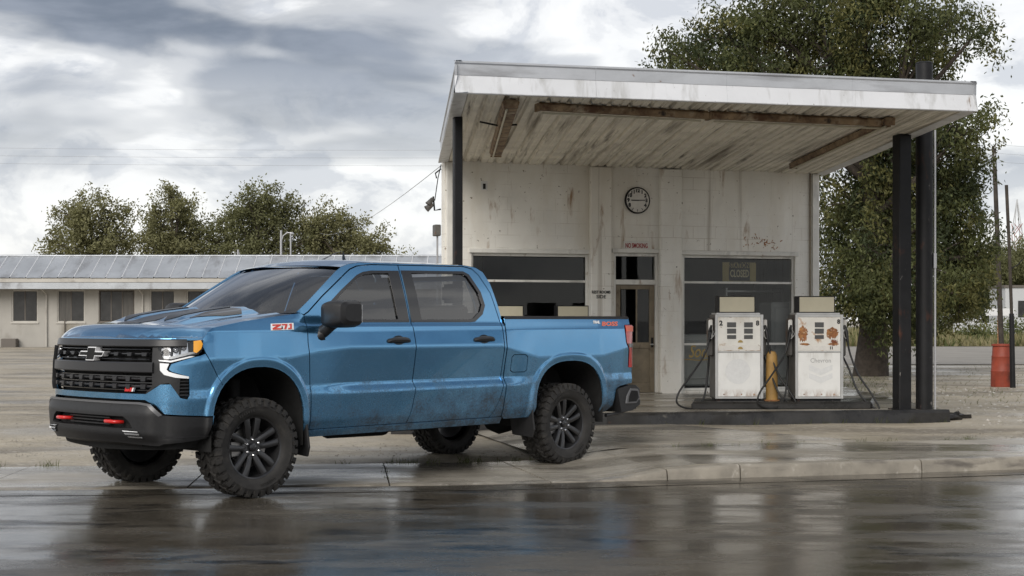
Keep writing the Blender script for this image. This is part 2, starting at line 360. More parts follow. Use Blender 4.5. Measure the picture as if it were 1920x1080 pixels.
# ------------------------------------------------------------------ mesh helpers
def finish(name, me, mat, parent):
    if mat is not None:
        for m in (mat if isinstance(mat, (list, tuple)) else [mat]):
            me.materials.append(M[m] if isinstance(m, str) else m)
    o = bpy.data.objects.new(name, me)
    COL.objects.link(o)
    if parent is not None: o.parent = parent
    return o
def tag(o, label=None, cat=None, group=None, kind=None):
    if label: o['label'] = label
    if cat: o['category'] = cat
    if group: o['group'] = group
    if kind: o['kind'] = kind
    return o
def empty(name, loc=(0, 0, 0), rz=0.0, label=None, cat=None, group=None):
    o = bpy.data.objects.new(name, None)
    o.empty_display_size = 0.2
    COL.objects.link(o)
    o.location = loc; o.rotation_euler = (0, 0, rz)
    return tag(o, label, cat, group)
def copy_tree(o, parent=None):
    c = o.copy(); COL.objects.link(c)
    c.parent = parent
    for ch in [q for q in bpy.data.objects if q.parent == o]: copy_tree(ch, c)
    return c
class MB:
    def __init__(s): s.v = []; s.f = []; s.mi = []; s.cur = 0
    def add(s, vs, fs):
        b = len(s.v); s.v += [tuple(p) for p in vs]
        for f in fs: s.f.append([b + i for i in f]); s.mi.append(s.cur)
        return s
    def box(s, lo, hi, mtx=None):
        x0, y0, z0 = lo; x1, y1, z1 = hi
        v = [Vector(p) for p in ((x0, y0, z0), (x1, y0, z0), (x1, y1, z0), (x0, y1, z0), (x0, y0, z1), (x1, y0, z1), (x1, y1, z1), (x0, y1, z1))]
        if mtx is not None: v = [mtx @ p for p in v]
        return s.add(v, [(0, 3, 2, 1), (4, 5, 6, 7), (0, 1, 5, 4), (1, 2, 6, 5), (2, 3, 7, 6), (3, 0, 4, 7)])
    def tube(s, pts, r, n=8, cap=True):
        pts = [Vector(p) for p in pts]
        rs = r if isinstance(r, (list, tuple)) else [r] * len(pts)
        rings = []; up = Vector((0.13, 0.21, 0.97))
        for i, p in enumerate(pts):
            d = (pts[min(i + 1, len(pts) - 1)] - pts[max(i - 1, 0)]).normalized()
            a = d.cross(up)
            if a.length < 1e-3: a = d.cross(Vector((1, 0, 0)))
            a.normalize(); b = d.cross(a)
            rings.append([p + (a * math.cos(2 * math.pi * k / n) + b * math.sin(2 * math.pi * k / n)) * rs[i] for k in range(n)])
        v = [q for rg in rings for q in rg]; f = []
        for i in range(len(pts) - 1):
            for k in range(n):
                f.append((i * n + k, i * n + (k + 1) % n, (i + 1) * n + (k + 1) % n, (i + 1) * n + k))
        if cap: f.append(tuple(range(n))[::-1]); f.append(tuple((len(pts) - 1) * n + k for k in range(n)))
        return s.add(v, f)
    def lathe(s, prof, n=32, mtx=None, close=False):
        """prof = [(radius, height)] about local Z"""
        v = []; f = []; m = len(prof)
        for k in range(n):
            a = 2 * math.pi * k / n
            for r, z in prof:
                p = Vector((r * math.cos(a), r * math.sin(a), z)); v.append(mtx @ p if mtx is not None else p)
        for k in range(n):
            for i in range(m if close else m - 1):
                j = (i + 1) % m
                f.append((k * m + i, ((k + 1) % n) * m + i, ((k + 1) % n) * m + j, k * m + j))
        return s.add(v, f)
    def prism(s, poly, fr, d0, d1):
        """poly in 2D; fr(a, b, d) -> 3D"""
        n = len(poly)
        v = [fr(a, b, d0) for a, b in poly] + [fr(a, b, d1) for a, b in poly]
        f = [tuple(range(n)), tuple(range(2 * n - 1, n - 1, -1))] + [(i, n + i, n + (i + 1) % n, (i + 1) % n) for i in range(n)]
        return s.add(v, f)
    def grid(s, P, closed=False):
        a, b = len(P), len(P[0])
        v = [q for row in P for q in row]; f = []
        for i in range(a - 1):
            for j in range(b - 1): f.append((i * b + j, i * b + j + 1, (i + 1) * b + j + 1, (i + 1) * b + j))
        return s.add(v, f)
    def build(s, name, mat, parent=None, bevel=0.0, smooth=None, seg=1, recalc=True):
        me = bpy.data.meshes.new(name)
        bm = bmesh.new()
        vv = [bm.verts.new(p) for p in s.v]
        for f, mi in zip(s.f, s.mi):
            try: q = bm.faces.new([vv[i] for i in f]); q.material_index = mi
            except ValueError: pass
        if recalc: bmesh.ops.recalc_face_normals(bm, faces=bm.faces)
        if bevel:
            ed = [e for e in bm.edges if len(e.link_faces) == 2 and e.calc_face_angle(0) > 0.5]
            bmesh.ops.bevel(bm, geom=ed, offset=bevel, segments=seg, affect='EDGES', clamp_overlap=True)
        if smooth is not None:
            for f in bm.faces: f.smooth = True
            for e in bm.edges:
                if len(e.link_faces) == 2 and e.calc_face_angle(0) > R(smooth): e.smooth = False
        bm.to_mesh(me); bm.free()
        return finish(name, me, mat, parent)
def quads_mesh(name, V, mat, parent=None, smooth=False):
    """V: (n, 4, 3) array of quads"""
    n = len(V)
    me = bpy.data.meshes.new(name)
    me.vertices.add(n * 4); me.vertices.foreach_set('co', V.reshape(-1).astype(np.float32))
    me.loops.add(n * 4); me.loops.foreach_set('vertex_index', np.arange(n * 4, dtype=np.int32))
    me.polygons.add(n); me.polygons.foreach_set('loop_start', np.arange(0, n * 4, 4, dtype=np.int32))
    me.polygons.foreach_set('loop_total', np.full(n, 4, dtype=np.int32))
    me.update(calc_edges=True)
    return finish(name, me, mat, parent)
def text_mesh(name, body, size, mat, parent, mtx, depth=0.002, width=None, bold=0.0, shear=0.0, align='CENTER'):
    cu = bpy.data.curves.new('txt', 'FONT')
    cu.body = body; cu.size = size; cu.extrude = depth; cu.align_x = align; cu.align_y = 'CENTER'; cu.offset = bold; cu.shear = shear
    cu.resolution_u = 3
    ob = bpy.data.objects.new('txt', cu); COL.objects.link(ob)
    me = bpy.data.meshes.new_from_object(ob)
    bpy.data.objects.remove(ob); bpy.data.curves.remove(cu)
    xs = [v.co.x for v in me.vertices]; sx = 1.0
    if width: sx = width / (max(xs) - min(xs))
    me.transform(mtx @ Matrix.Diagonal((sx, 1, 1, 1)))
    me.name = name
    return finish(name, me, mat, parent)
def sstep(a, b, x):
    t = min(1, max(0, (x - a) / (b - a))); return t * t * (3 - 2 * t)
# ------------------------------------------------------------------ ground, road, kerb, pavement
_kx = [-60, -20, -4.37, -2.57, -1.07, 0, 1.41, 2.99, 4.99, 12, 80]
_ky = [8.2, 11.5, 12.75, 12.87, 13.07, 13.16, 13.59, 13.95, 14.54, 16.75, 38]
def kerbY(x):
    return float(np.mean(np.interp(x + np.linspace(-1.0, 1.0, 9), _kx, _ky)))
def kerbN(x):
    d = Vector((0.2, kerbY(x + .1) - kerbY(x - .1))).normalized()
    return Vector((-d.y, d.x))
def kp(x, d, z):
    n = kerbN(x); return Vector((x + n.x * d, kerbY(x) + n.y * d, z))
APRON = 0.012
def top_z(x):                          # top of kerb and pavement: dropped at the drive, full height past it
    return APRON + (0.125 - APRON) * sstep(0.75, 1.75, x)
def lot_z(x, d):
    a = top_z(x) - 0.02 * sstep(0.75, 1.75, x)
    return a + (0.085 - a) * sstep(4.0, 9.0, d)

mb = MB(); P = []
xs = [-1500, -400, -120, -60] + list(np.arange(-30, 31, 1.0)) + [60, 120, 400, 1500]
P.append([Vector((x, -1500, 0)) for x in xs]); P.append([Vector((x, -40, 0)) for x in xs])
P.append([Vector((x, 4, 0)) for x in xs])
P.append([Vector((x, (kerbY(x) if abs(x) <= 60 else kerbY(math.copysign(60, x))) - (0 if abs(x) <= 60 else 0), 0)) for x in xs])
tag(mb.grid(P).build('road', 'road'), kind='structure')

mb = MB(); P = []
gx = [-1500, -500, -200, -100] + list(np.arange(-60, -8, 4.0)) + list(np.arange(-8, 10.01, 0.3)) + list(np.arange(12, 62, 4.0)) + [100, 200, 500, 1500]
gd = [0.16, 2.0, 2.3] + list(np.arange(2.6, 12, 0.4)) + [13, 15, 18, 22, 28, 36, 50, 70, 100, 160, 300, 700, 2500]
for d in gd:
    row = []
    for x in gx:
        xc = max(-60, min(60, x))
        z = lot_z(xc, d) - (0.07 if d < 1.9 and -30 < x < 30 else 0)
        if d > 2.3 and d < 40: z += 0.012 * (math.sin(x * 2.1 + d * 1.3) * math.sin(x * 0.9 - d * 1.9))
        p = kp(xc, 0, z); row.append(Vector((x, p.y + d, z - (0.02 if d == 2.0 else 0))))
    P.append(row)
tag(mb.grid(P).build('ground', 'dirt', smooth=60), kind='structure')

joints = [-14.2, -11.6, -9, -6.8, -4.6, -2.8, -1.07, 0.35, 1.41, 3.9, 5.6, 7.4, 9.2, 11.4, 14]
kj = sorted(joints + [2.1])
mb = MB()
mb.grid([[kp(x, d, -0.06) for x in np.arange(-14, 14.1, 1)] for d in (0.02, 2.1)])
pav = tag(mb.build('pavement', 'dirt'), kind='structure')
for i in range(len(joints) - 1):
    a, b = joints[i] + 0.007, joints[i + 1] - 0.007
    mb = MB(); n = max(2, int((b - a) / 0.3))
    dz = random.uniform(-0.002, 0.004); wd = 2.0
    X = np.linspace(a, b, n)
    sk = 0.0
    T = [[kp(x + (0.0 - sk) * d, d, top_z(x) - 0.002 + dz) for x in X] for d in (0.175, 0.9, wd)]
    B = [[Vector((p.x, p.y, -0.05)) for p in r] for r in T]
    mb.grid(T); mb.grid([T[0], B[0]]); mb.grid([B[2], T[2]]); mb.grid([[B[0][0], B[1][0], B[2][0]], [T[0][0], T[1][0], T[2][0]]]); mb.grid([[T[0][-1], T[1][-1], T[2][-1]], [B[0][-1], B[1][-1], B[2][-1]]])
    o = mb.build('pavement_slab', 'concrete', pav)
mb = MB(); mb.grid([[kp(x, d, -0.055) for x in np.arange(-14, 14.1, 1)] for d in (0.004, 0.17)])
kerb = tag(mb.build('kerb', 'kerb'), kind='structure')
for i in range(len(kj) - 1):
    a, b = kj[i] + 0.006, kj[i + 1] - 0.006
    n = max(2, int((b - a) / 0.25)); X = np.linspace(a, b, n); mb = MB()
    rows = []
    for d, dz in ((-0.012, None), (0.0, -0.035), (0.012, -0.012), (0.035, 0.0), (0.165, 0.0), (0.165, None)):
        rows.append([kp(x, d, -0.05 if dz is None else max(0.004, top_z(x) + dz)) for x in X])
    mb.grid(rows)
    for e in (0, -1): mb.add([r[e] for r in rows], [tuple(range(6))])
    mb.build('kerb_stone', 'kerb', kerb, smooth=50)
# gutter pan along the kerb
mb = MB(); X = np.arange(-14, 14.1, 0.5)
mb.grid([[kp(x, -0.42, 0.003) for x in X], [kp(x, 0.004, 0.003) for x in X]])
tag(mb.build('gutter', 'road'), kind='structure')

# station frame: local x along the front wall, y into the building, z up
WA = math.atan2(1.97, 6.22)
W0 = Vector((-1.02, 23.33, 0))
station = empty('gas_station', W0, WA, 'abandoned white gas station with a wide sheet metal canopy', 'gas station')
Wm = Matrix.Translation(W0) @ Matrix.Rotation(WA, 4, 'Z'); Wi = Wm.inverted()
def wl(px, py, y=0.0):
    """pixel -> station local (x, z) on the plane local y"""
    d = Wi.to_3x3() @ (at(px, py, 1.0) - Vector((0, 0, CH))); o = Wi @ Vector((0, 0, CH))
    t = (y - o.y) / d.y
    return o.x + d.x * t, o.z + d.z * t
FZ = 0.26                                # forecourt slab level
# forecourt slab and pump island
def ring_prism(name, pts, z0, z1, mat, kind='structure', parent=None, bev=0.015):
    mb = MB(); mb.prism([(p[0], p[1]) for p in pts], lambda a, b, d: Vector((a, b, d)), z0, z1)
    return tag(mb.build(name, mat, parent, bevel=bev), kind=kind)
ring_prism('forecourt_slab', [(-1.5, 18.72), (1.2, 19.12), (5.78, 19.86), (5.95, 26.5), (-1.9, 24.2)], -0.05, FZ, 'concrete')
mb = MB()
fe = [(-1.52, 18.70), (1.2, 19.10), (5.80, 19.84)]
for (a, b) in zip(fe[:-1], fe[1:]):
    d = Vector((b[0] - a[0], b[1] - a[1], 0)).normalized(); n = Vector((d.y, -d.x, 0))
    A, B = Vector((*a, 0)), Vector((*b, 0))
    nseg = 12; A0 = []
    for k in range(nseg + 1):
        q = A.lerp(B, k / nseg); A0.append(q)
    mb.grid([[q + Vector((0, 0, -0.04)) + n * 0.05 for q in A0], [q + Vector((0, 0, FZ - 0.03)) + n * (0.05 + 0.01 * math.sin(q.x * 5)) for q in A0],
             [q + Vector((0, 0, FZ + 0.006)) + n * 0.02 for q in A0], [q + Vector((0, 0, FZ + 0.006)) - n * (0.10 + 0.03 * math.sin(q.x * 3.1)) for q in A0]])
tag(mb.build('forecourt_edge', 'slab_black', smooth=40), kind='structure')
isl = [tuple(at(px, 0, Y).xy) for px, Y in ((1296, 19.95), (1636, 20.05), (1640, 21.0), (1300, 20.9))]
ring_prism('pump_island', isl, FZ - 0.02, 0.36, 'slab_black', bev=0.03)
# concrete drive between pavement and slab
tag(MB().grid([[kp(x, d, lot_z(x, d) + 0.016) for x in np.linspace(0.9, 4.6 - 0.35 * (d - 2), 12)] for d in (2.03, 3.2, 4.4, 5.6)]).build('drive', 'concrete'), kind='structure')
# broken asphalt lumps by the slab corner
for px, py, Y, r in ((1765, 775, 20.2, .19), (1795, 772, 20.5, .13)):
    c = at(px, py, Y); mb = MB(); pr = []
    for i in range(7):
        pr.append((r * math.sin(math.pi * i / 6), -r * .4 * math.cos(math.pi * i / 6)))
    mb.lathe(pr, 11, Matrix.Translation((c.x, c.y, lot_z(c.x, 6) + 0.03)) @ Matrix.Rotation(random.random(), 4, 'Z') @ Matrix.Diagonal((1.5, 1, .8, 1)))
    mb.v = [tuple(np.array(v) + rng.normal(0, .022, 3)) for v in mb.v]
    tag(mb.build('asphalt_lump', 'slab_black'), 'larger black asphalt lump against the corner of the forecourt edge' if r > .15 else 'smaller black asphalt lump lying off the forecourt corner', 'rubble', 'broken asphalt at the slab corner')

# weeds rooted in the joints and along the slab foot
r_w = np.random.default_rng(17); tuf = []
for _ in range(60):
    x_ = r_w.uniform(-5.5, 7.5); tuf.append((kp(x_, 2.03 + r_w.uniform(0, .06), 0), r_w.uniform(.4, 1.0)))
for _ in range(26):
    t_ = r_w.uniform(0, 1); q_ = Vector((1.2, 19.08, 0)).lerp(Vector((5.8, 19.80, 0)), t_); tuf.append((q_, r_w.uniform(.4, 1.2)))
for _ in range(12):
    tuf.append((kp(r_w.choice([1.41, 3.9, -1.07, 5.6, -4.6]), r_w.uniform(.2, 1.9), 0), r_w.uniform(.2, .5)))
Q_ = []
for p_, s_ in tuf:
    d_ = p_.y - kerbY(p_.x); z_ = lot_z(p_.x, d_) - .01
    for _ in range(int(14 * s_) + 4):
        a_ = r_w.uniform(0, 6.28); bx = p_.x + r_w.normal(0, .03 * s_ + .01); by = p_.y + r_w.normal(0, .02); hh_ = r_w.uniform(.02, .09) * s_; ww = .004
        lx, ly = r_w.normal(0, .03) * s_, r_w.normal(0, .03) * s_
        Q_.append([(bx - ww * math.cos(a_), by - ww * math.sin(a_), z_), (bx + ww * math.cos(a_), by + ww * math.sin(a_), z_), (bx + lx + ww * .3, by + ly, z_ + hh_), (bx + lx - ww * .3, by + ly, z_ + hh_)])
tag(quads_mesh('joint_weeds', np.array(Q_), 'greengrass'), 'small weeds rooted in the pavement joints and along the forecourt edge', 'weeds', kind='stuff')
# ------------------------------------------------------------------ front wall
CZ = 3.93
xL = wl(834, 500)[0]; xR = wl(1536, 450)[0]
def rect(px0, py0, px1, py1, y=0.0):
    a = wl(px0, py0, y); b = wl(px1, py1, y)
    return a[0], b[1], b[0], a[1]        # x0, z0, x1, z1
r_w1 = rect(884, 474, 1105, 700); r_w2 = rect(1281, 478, 1491, 731); r_dr = rect(1151, 474, 1236, 737)
r_w1 = (r_w1[0], FZ + 0.45, r_w1[2], r_w1[3])
r_w2 = (r_w2[0], FZ + 0.03, r_w2[2], r_w2[3]); r_dr = (r_dr[0], FZ, r_dr[2], r_dr[3])
def wall_holes(x0, x1, z0, z1, holes, y0, y1):
    mb = MB()
    xs = sorted({x0, x1} | {h[0] for h in holes} | {h[2] for h in holes}); zs = sorted({z0, z1} | {h[1] for h in holes} | {h[3] for h in holes})
    def solid(i, j):
        if i < 0 or j < 0 or i >= len(xs) - 1 or j >= len(zs) - 1: return False
        cx, cz = (xs[i] + xs[i + 1]) / 2, (zs[j] + zs[j + 1]) / 2
        return not any(h[0] < cx < h[2] and h[1] < cz < h[3] for h in holes)
    for i in range(len(xs) - 1):
        for j in range(len(zs) - 1):
            if not solid(i, j): continue
            a, b, c, d = xs[i], xs[i + 1], zs[j], zs[j + 1]
            mb.add([(a, y0, c), (b, y0, c), (b, y0, d), (a, y0, d)], [(0, 1, 2, 3)]); mb.add([(a, y1, c), (a, y1, d), (b, y1, d), (b, y1, c)], [(0, 1, 2, 3)])
            if not solid(i - 1, j): mb.add([(a, y0, c), (a, y0, d), (a, y1, d), (a, y1, c)], [(0, 1, 2, 3)])
            if not solid(i + 1, j): mb.add([(b, y0, c), (b, y1, c), (b, y1, d), (b, y0, d)], [(0, 1, 2, 3)])
            if not solid(i, j - 1): mb.add([(a, y0, c), (a, y1, c), (b, y1, c), (b, y0, c)], [(0, 1, 2, 3)])
            if not solid(i, j + 1): mb.add([(a, y0, d), (b, y0, d), (b, y1, d), (a, y1, d)], [(0, 1, 2, 3)])
    return mb
wall_holes(xL, xR, 0.0, CZ + 0.25, [r_w1, r_w2, r_dr], 0.0, 0.2).build('front_wall', 'wall', station, recalc=False)
DEP = 7.0
SL = math.tan(WA + R(2.0))                # the lot line: flank walls run back square to the street, not to the front
def fl_(pts, z0, z1, name, mat):
    mb = MB(); mb.prism([(x + SL * y, y) for x, y in pts], lambda a, b, d: Vector((a, b, d)), z0, z1); return mb.build(name, mat, station)
for q in (xL, xR - .2): fl_([(q, .203), (q + .2, .203), (q + .2, DEP), (q, DEP)], 0, CZ + .25, 'side_wall', 'wall')
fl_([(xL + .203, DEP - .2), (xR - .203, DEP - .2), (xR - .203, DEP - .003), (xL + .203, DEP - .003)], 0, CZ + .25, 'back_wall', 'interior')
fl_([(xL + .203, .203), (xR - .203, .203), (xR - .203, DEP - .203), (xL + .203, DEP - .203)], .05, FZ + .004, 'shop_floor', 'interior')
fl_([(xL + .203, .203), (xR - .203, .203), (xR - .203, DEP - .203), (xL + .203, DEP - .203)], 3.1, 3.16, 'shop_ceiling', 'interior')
fl_([(xL - .0, 0.0), (xR + .05, 0.0), (xR + .05, DEP + .1), (xL, DEP + .1)], CZ + .253, CZ + .33, 'roof_deck', 'fascia_grey')
# pilasters, corner board
for a, b in ((1108, 1147), (1239, 1279)):
    q0, q1 = wl(a, 500, -.10)[0], wl(b, 500, -.10)[0]
    MB().box((q0, -.10, FZ - .02), (q1, -.003, CZ - .01)).build('pilaster', 'wall', station, bevel=0.012)
q0, q1 = wl(1524, 450, -.04)[0], wl(1535, 450, -.04)[0]
MB().box((q0, -.04, 0.0), (q1, -.003, CZ - .01)).build('corner_board', 'white_trim', station, bevel=0.006)
MB().tube([(wl(1519, 450, -.03)[0], -.03, 0.3), (wl(1519, 450, -.03)[0], -.03, CZ)], 0.014, 8).build('conduit', 'dark_frame', station, smooth=40)
q0, q1 = wl(838, 450, -.04)[0], wl(849, 450, -.04)[0]
MB().box((q0, -.04, 0.0), (q1, -.003, CZ - .01)).build('corner_board', 'white_trim', station, bevel=0.006)
# header boards, lintels
for r, ex in ((r_w1, .05), (r_w2, .05), (r_dr, .04)):
    MB().box((r[0] - ex, -.035, r[3] + .002), (r[2] + (ex if r is not r_w1 else -.01), -.003, r[3] + .07)).build('lintel_board', 'white_trim', station, bevel=0.006)
def window(r, hbars, vbars, name='shop_window'):
    x0, z0, x1, z1 = r; y = 0.045; t = .042
    mb = MB()
    mb.box((x0 + .002, y, z0 + .002), (x0 + t, y + .06, z1 - .002)).box((x1 - t, y, z0 + .002), (x1 - .002, y + .06, z1 - .002))
    mb.box((x0 + t + .001, y, z0 + .002), (x1 - t - .001, y + .06, z0 + t)).box((x0 + t + .001, y, z1 - t), (x1 - t - .001, y + .06, z1 - .002))
    fr = mb.build('window', 'white_trim', station, bevel=0.004)
    zs = [z0 + t] + hbars + [z1 - t]; xs = [x0 + t] + vbars + [x1 - t]
    for h in hbars: MB().box((x0 + t + .001, y + .004, h - .018), (x1 - t - .001, y + .055, h + .018)).build('glazing_bar', 'white_trim', fr, bevel=0.003)
    for v in vbars: MB().box((v - .012, y + .006, z0 + t + .001), (v + .012, y + .05, z1 - t - .001)).build('glazing_bar', 'alu', fr)
    for a, b in zip(zs[:-1], zs[1:]):
        for c, d in zip(xs[:-1], xs[1:]):
            MB().box((c + .004, y + .028, a + .012), (d - .004, y + .034, b - .012)).build('pane', 'pane', fr)
    return fr
zb = lambda px, py: wl(px, py, .045)[1]
window(r_w1, [zb(1000, 527)], [])
window(r_w2, [zb(1385, 645), zb(1385, 530)], [])
# door with transom
x0, z0, x1, z1 = r_dr
zt = zb(1192, 529)
mb = MB(); y = .04; t = .05
mb.box((x0 + .002, y, z0), (x0 + t, y + .1, z1 - .002)).box((x1 - t, y, z0), (x1 - .002, y + .1, z1 - .002)).box((x0 + t + .001, y, z1 - t), (x1 - t - .001, y + .1, z1 - .002)).box((x0 + t + .001, y, zt - .04), (x1 - t - .001, y + .1, zt + .04))
dfr = mb.build('door_frame', 'white_trim', station, bevel=0.004)
MB().box((x0 + t + .004, y + .04, zt + .044), (x1 - t - .004, y + .048, z1 - t - .004)).build('transom_pane', 'pane', dfr)
dx0, dx1, dz0, dz1 = x0 + t + .006, x1 - t - .006, z0 + .015, zt - .046
zm = zb(1192, 648)
mb = MB(); s_ = .085; yd = y + .03
mb.box((dx0, yd, dz0), (dx0 + s_, yd + .045, dz1)).box((dx1 - s_, yd, dz0), (dx1, yd + .045, dz1))
mb.box((dx0 + s_ + .001, yd, dz1 - .07), (dx1 - s_ - .001, yd + .045, dz1)).box((dx0 + s_ + .001, yd, zm - .05), (dx1 - s_ - .001, yd + .045, zm + .05)).box((dx0 + s_ + .001, yd, dz0), (dx1 - s_ - .001, yd + .045, dz0 + .16))
door = mb.build('door', 'dark_frame', station, bevel=0.004)
xm = (dx0 + dx1) / 2 + .03
MB().box((dx0 + s_ + .002, yd + .02, zm + .052), (dx1 - s_ - .002, yd + .026, dz1 - .072)).build('pane', 'pane', door)
MB().box((xm - .012, yd + .004, zm + .052), (xm + .012, yd + .018, dz1 - .072)).build('glazing_bar', 'dark_frame', door)
MB().box((dx0 + s_ + .003, yd + .012, dz0 + .162), (dx1 - s_ - .003, yd + .03, zm - .052)).build('lower_panel', 'dark_frame', door)
MB().box((dx1 - .06, yd - .012, zm - .03), (dx1 - .025, yd - .002, zm + .13)).build('lock_plate', 'black_steel', door)
MB().tube([(dx1 - .043, yd - .012, zm + .02), (dx1 - .043, yd - .06, zm + .02), (dx1 - .10, yd - .06, zm + .02)], .011, 8).build('handle', 'alu', door, smooth=40)
MB().box((x0, -.12, FZ - .01), (x1, .24, FZ + .012)).build('threshold', 'kerb', station)

# ------------------------------------------------------------------ canopy
cFL, cFR, cBR, cBL = at(860, 0, 16.2), at(1822, 0, 17.63), Wm @ Vector((xR + .06, -.004, 0)), Wm @ Vector((xL - .05, -.004, 0))
for c in (cFL, cFR, cBR, cBL): c.z = 0
def cp(u, v, z, world=False):
    p = cFL.lerp(cFR, u).lerp(cBL.lerp(cBR, u), v); p = Vector((p.x, p.y, z))
    return p if world else Wi @ p
canopy = tag(MB().grid([[cp(u, v, CZ + .31 - .02 * v) for u in np.linspace(0.003, .997, 6)] for v in (0.004, .5, 1.0)]).build('canopy', 'fascia_grey', station))
NP = 25
prof = [(0.0, 0.0), (0.05, .034), (0.20, .034), (0.27, 0.0), (0.58, 0.0), (0.61, .012), (0.69, .012), (0.72, 0.0), (0.995, 0.0)]
for i in range(NP):
    dz = random.uniform(-.004, .004)
    rows = []
    for v in np.linspace(0.006, 1.0, 5):
        rows.append([cp((i + a) / NP * .986 + .007, v, CZ + h + dz + .006 * math.sin(v * 7 + i)) for a, h in prof])
    MB().grid(rows).build('soffit_panel', 'soffit', canopy)
# fascia: canted white lower band, upright galvanised upper band, in sheets
def fascia(A, B, out, nseg, lower=True):
    """A, B station-local plan points; out = outward direction"""
    cuts = np.linspace(0, 1, nseg + 1)
    for i in range(nseg):
        a = A.lerp(B, cuts[i] + (-.008 if i == 0 else 0.0001)); b = A.lerp(B, cuts[i + 1] - (-.008 if i == nseg - 1 else 0.0001))
        k = random.uniform(-.0012, .0012)
        mb = MB(); sub = [a.lerp(b, q) for q in np.linspace(0, 1, 5)]
        wob = [random.uniform(-.003, .003) for _ in sub]; wob[0] = wob[-1] = 0
        mb.grid([[q + out * (-.10) + Vector((0, 0, CZ - .006)) for q in sub], [q + out * (.05 + k) + Vector((0, 0, CZ - .020)) for q in sub], [q + out * (.055 + k + w_) + Vector((0, 0, CZ - .012)) for q, w_ in zip(sub, wob)],
                 [q + out * (.012 + k) + Vector((0, 0, CZ + .185)) for q in sub]])
        mb.build('fascia_sheet', 'fascia_white', canopy)
        mb = MB()
        mb.grid([[q + out * (.018 + k) + Vector((0, 0, CZ + .180 + w_)) for q, w_ in zip(sub, wob)], [q + out * (.020 + k + w_) + Vector((0, 0, CZ + .30)) for q, w_ in zip(sub, wob)],
                 [q + out * (.034 + k) + Vector((0, 0, CZ + .315)) for q in sub], [q + out * (.034 + k) + Vector((0, 0, CZ + .335)) for q in sub], [q + out * (-.03) + Vector((0, 0, CZ + .337)) for q in sub]])
        mb.build('fascia_cap', 'fascia_grey', canopy)
lFL, lFR, lBL, lBR = [Wi @ c for c in (cFL, cFR, cBL, cBR)]
def outn(a, b):
    d = (b - a).normalized(); return Vector((d.y, -d.x, 0))
fascia(lFL, lFR, outn(lFL, lFR), 4)
fascia(lFR, lBR, outn(lFR, lBR), 4)
fascia(lBL, lFL, outn(lBL, lFL), 4)
# posts
def post(px, Y, w_, ztop, name='canopy_post', parent=station):
    c = at(px, 0, Y); c.z = 0; c = Wi @ c; h = w_ / 2
    p = MB().box((c.x - h, c.y - h, FZ - .03), (c.x + h, c.y + h, ztop)).build(name, 'black_steel', parent, bevel=.012)
    MB().box((c.x - h - .04, c.y - h - .04, FZ), (c.x + h + .04, c.y + h + .04, FZ + .014)).build('base_plate', 'black_steel', p)
    return p
post(858, 18.15, .105, CZ - .002); post(1691, 19.95, .185, CZ - .002)
c = at(1733, 0, 20.05)
vp = empty('steel_pole', (c.x, c.y, 0.10), 0, 'tall black steel pole rising past the canopy edge beside its square post', 'pole')
MB().tube([(0, 0, 0), (0, 0, 4.80)], .112, 16).build('shaft', 'black_steel', vp, smooth=40)
MB().tube([(0, 0, 4.80), (0, 0, 4.815)], [.118, .10], 16).build('cap', 'black_steel', vp, smooth=40)
MB().tube([(.135, -.03, 0), (.135, -.03, 3.9)], .016, 8).build('conduit', 'galv', vp, smooth=40)
MB().box((.112, -.06, 2.05), (.15, .02, 2.25)).build('junction_box', 'galv', vp)

# strip lights under the canopy
def strip(a, b, name_label, wid=.16, n_tube=True):
    """a, b = pixel end points on the soffit plane"""
    def sp(px, py):
        Y = (CZ - .09 - CH) * F / (HZ - py); return at(px, py, Y)
    A, B = sp(*a), sp(*b); L = (B - A).length; d = (B - A).normalized()
    e = empty('strip_light', A, math.atan2(d.y, d.x), name_label, 'strip light')
    h = wid / 2
    mb = MB(); mb.prism([(-h, 0.0), (-h * .75, -.06), (h * .75, -.06), (h, 0.0), (h * .5, .03), (-h * .5, .03)], lambda p, q, k: Vector((k, p, q + .055)), 0, L)
    mb.build('housing', 'rust_metal', e, bevel=.004)
    for t_ in np.arange(.15, L, .9):
        MB().box((t_, -.02, .085), (t_ + .05, .02, .128)).build('hanger', 'rust_metal', e)
    MB().tube([(.06, h * .45, -.028), (L - .06, h * .45, -.028)], .013, 8).build('lamp_tube', 'header', e, smooth=40)
    MB().box((-.03, -h * .8, -.02), (-.002, h * .8, .07)).build('end_cap', 'rust_metal', e)
    MB().box((L + .002, -h * .8, -.02), (L + .03, h * .8, .07)).build('end_cap', 'rust_metal', e)
    return e
strip((958, 200), (930, 292), 'short rusty strip light hanging near the thin black canopy post', .20)
strip((1010, 206), (1325, 222), 'long rusty strip light under the canopy front, near the thin post end', .14)
strip((1332, 222), (1662, 236), 'long rusty strip light under the canopy front, near the thick post end', .14)
strip((1668, 232), (1488, 314), 'rusty strip light hanging near the tall black steel pole', .15)
mb = MB(); A = cp(0.055, .30, CZ - .03, True); B = cp(.13, .30, CZ - .05, True)
tag(mb.tube([A, A.lerp(B, .5) - Vector((0, 0, .03)), B], .012, 6).build('conduit', 'black_steel', smooth=40), 'thin black conduit from the thin canopy post to the short strip light', 'conduit')

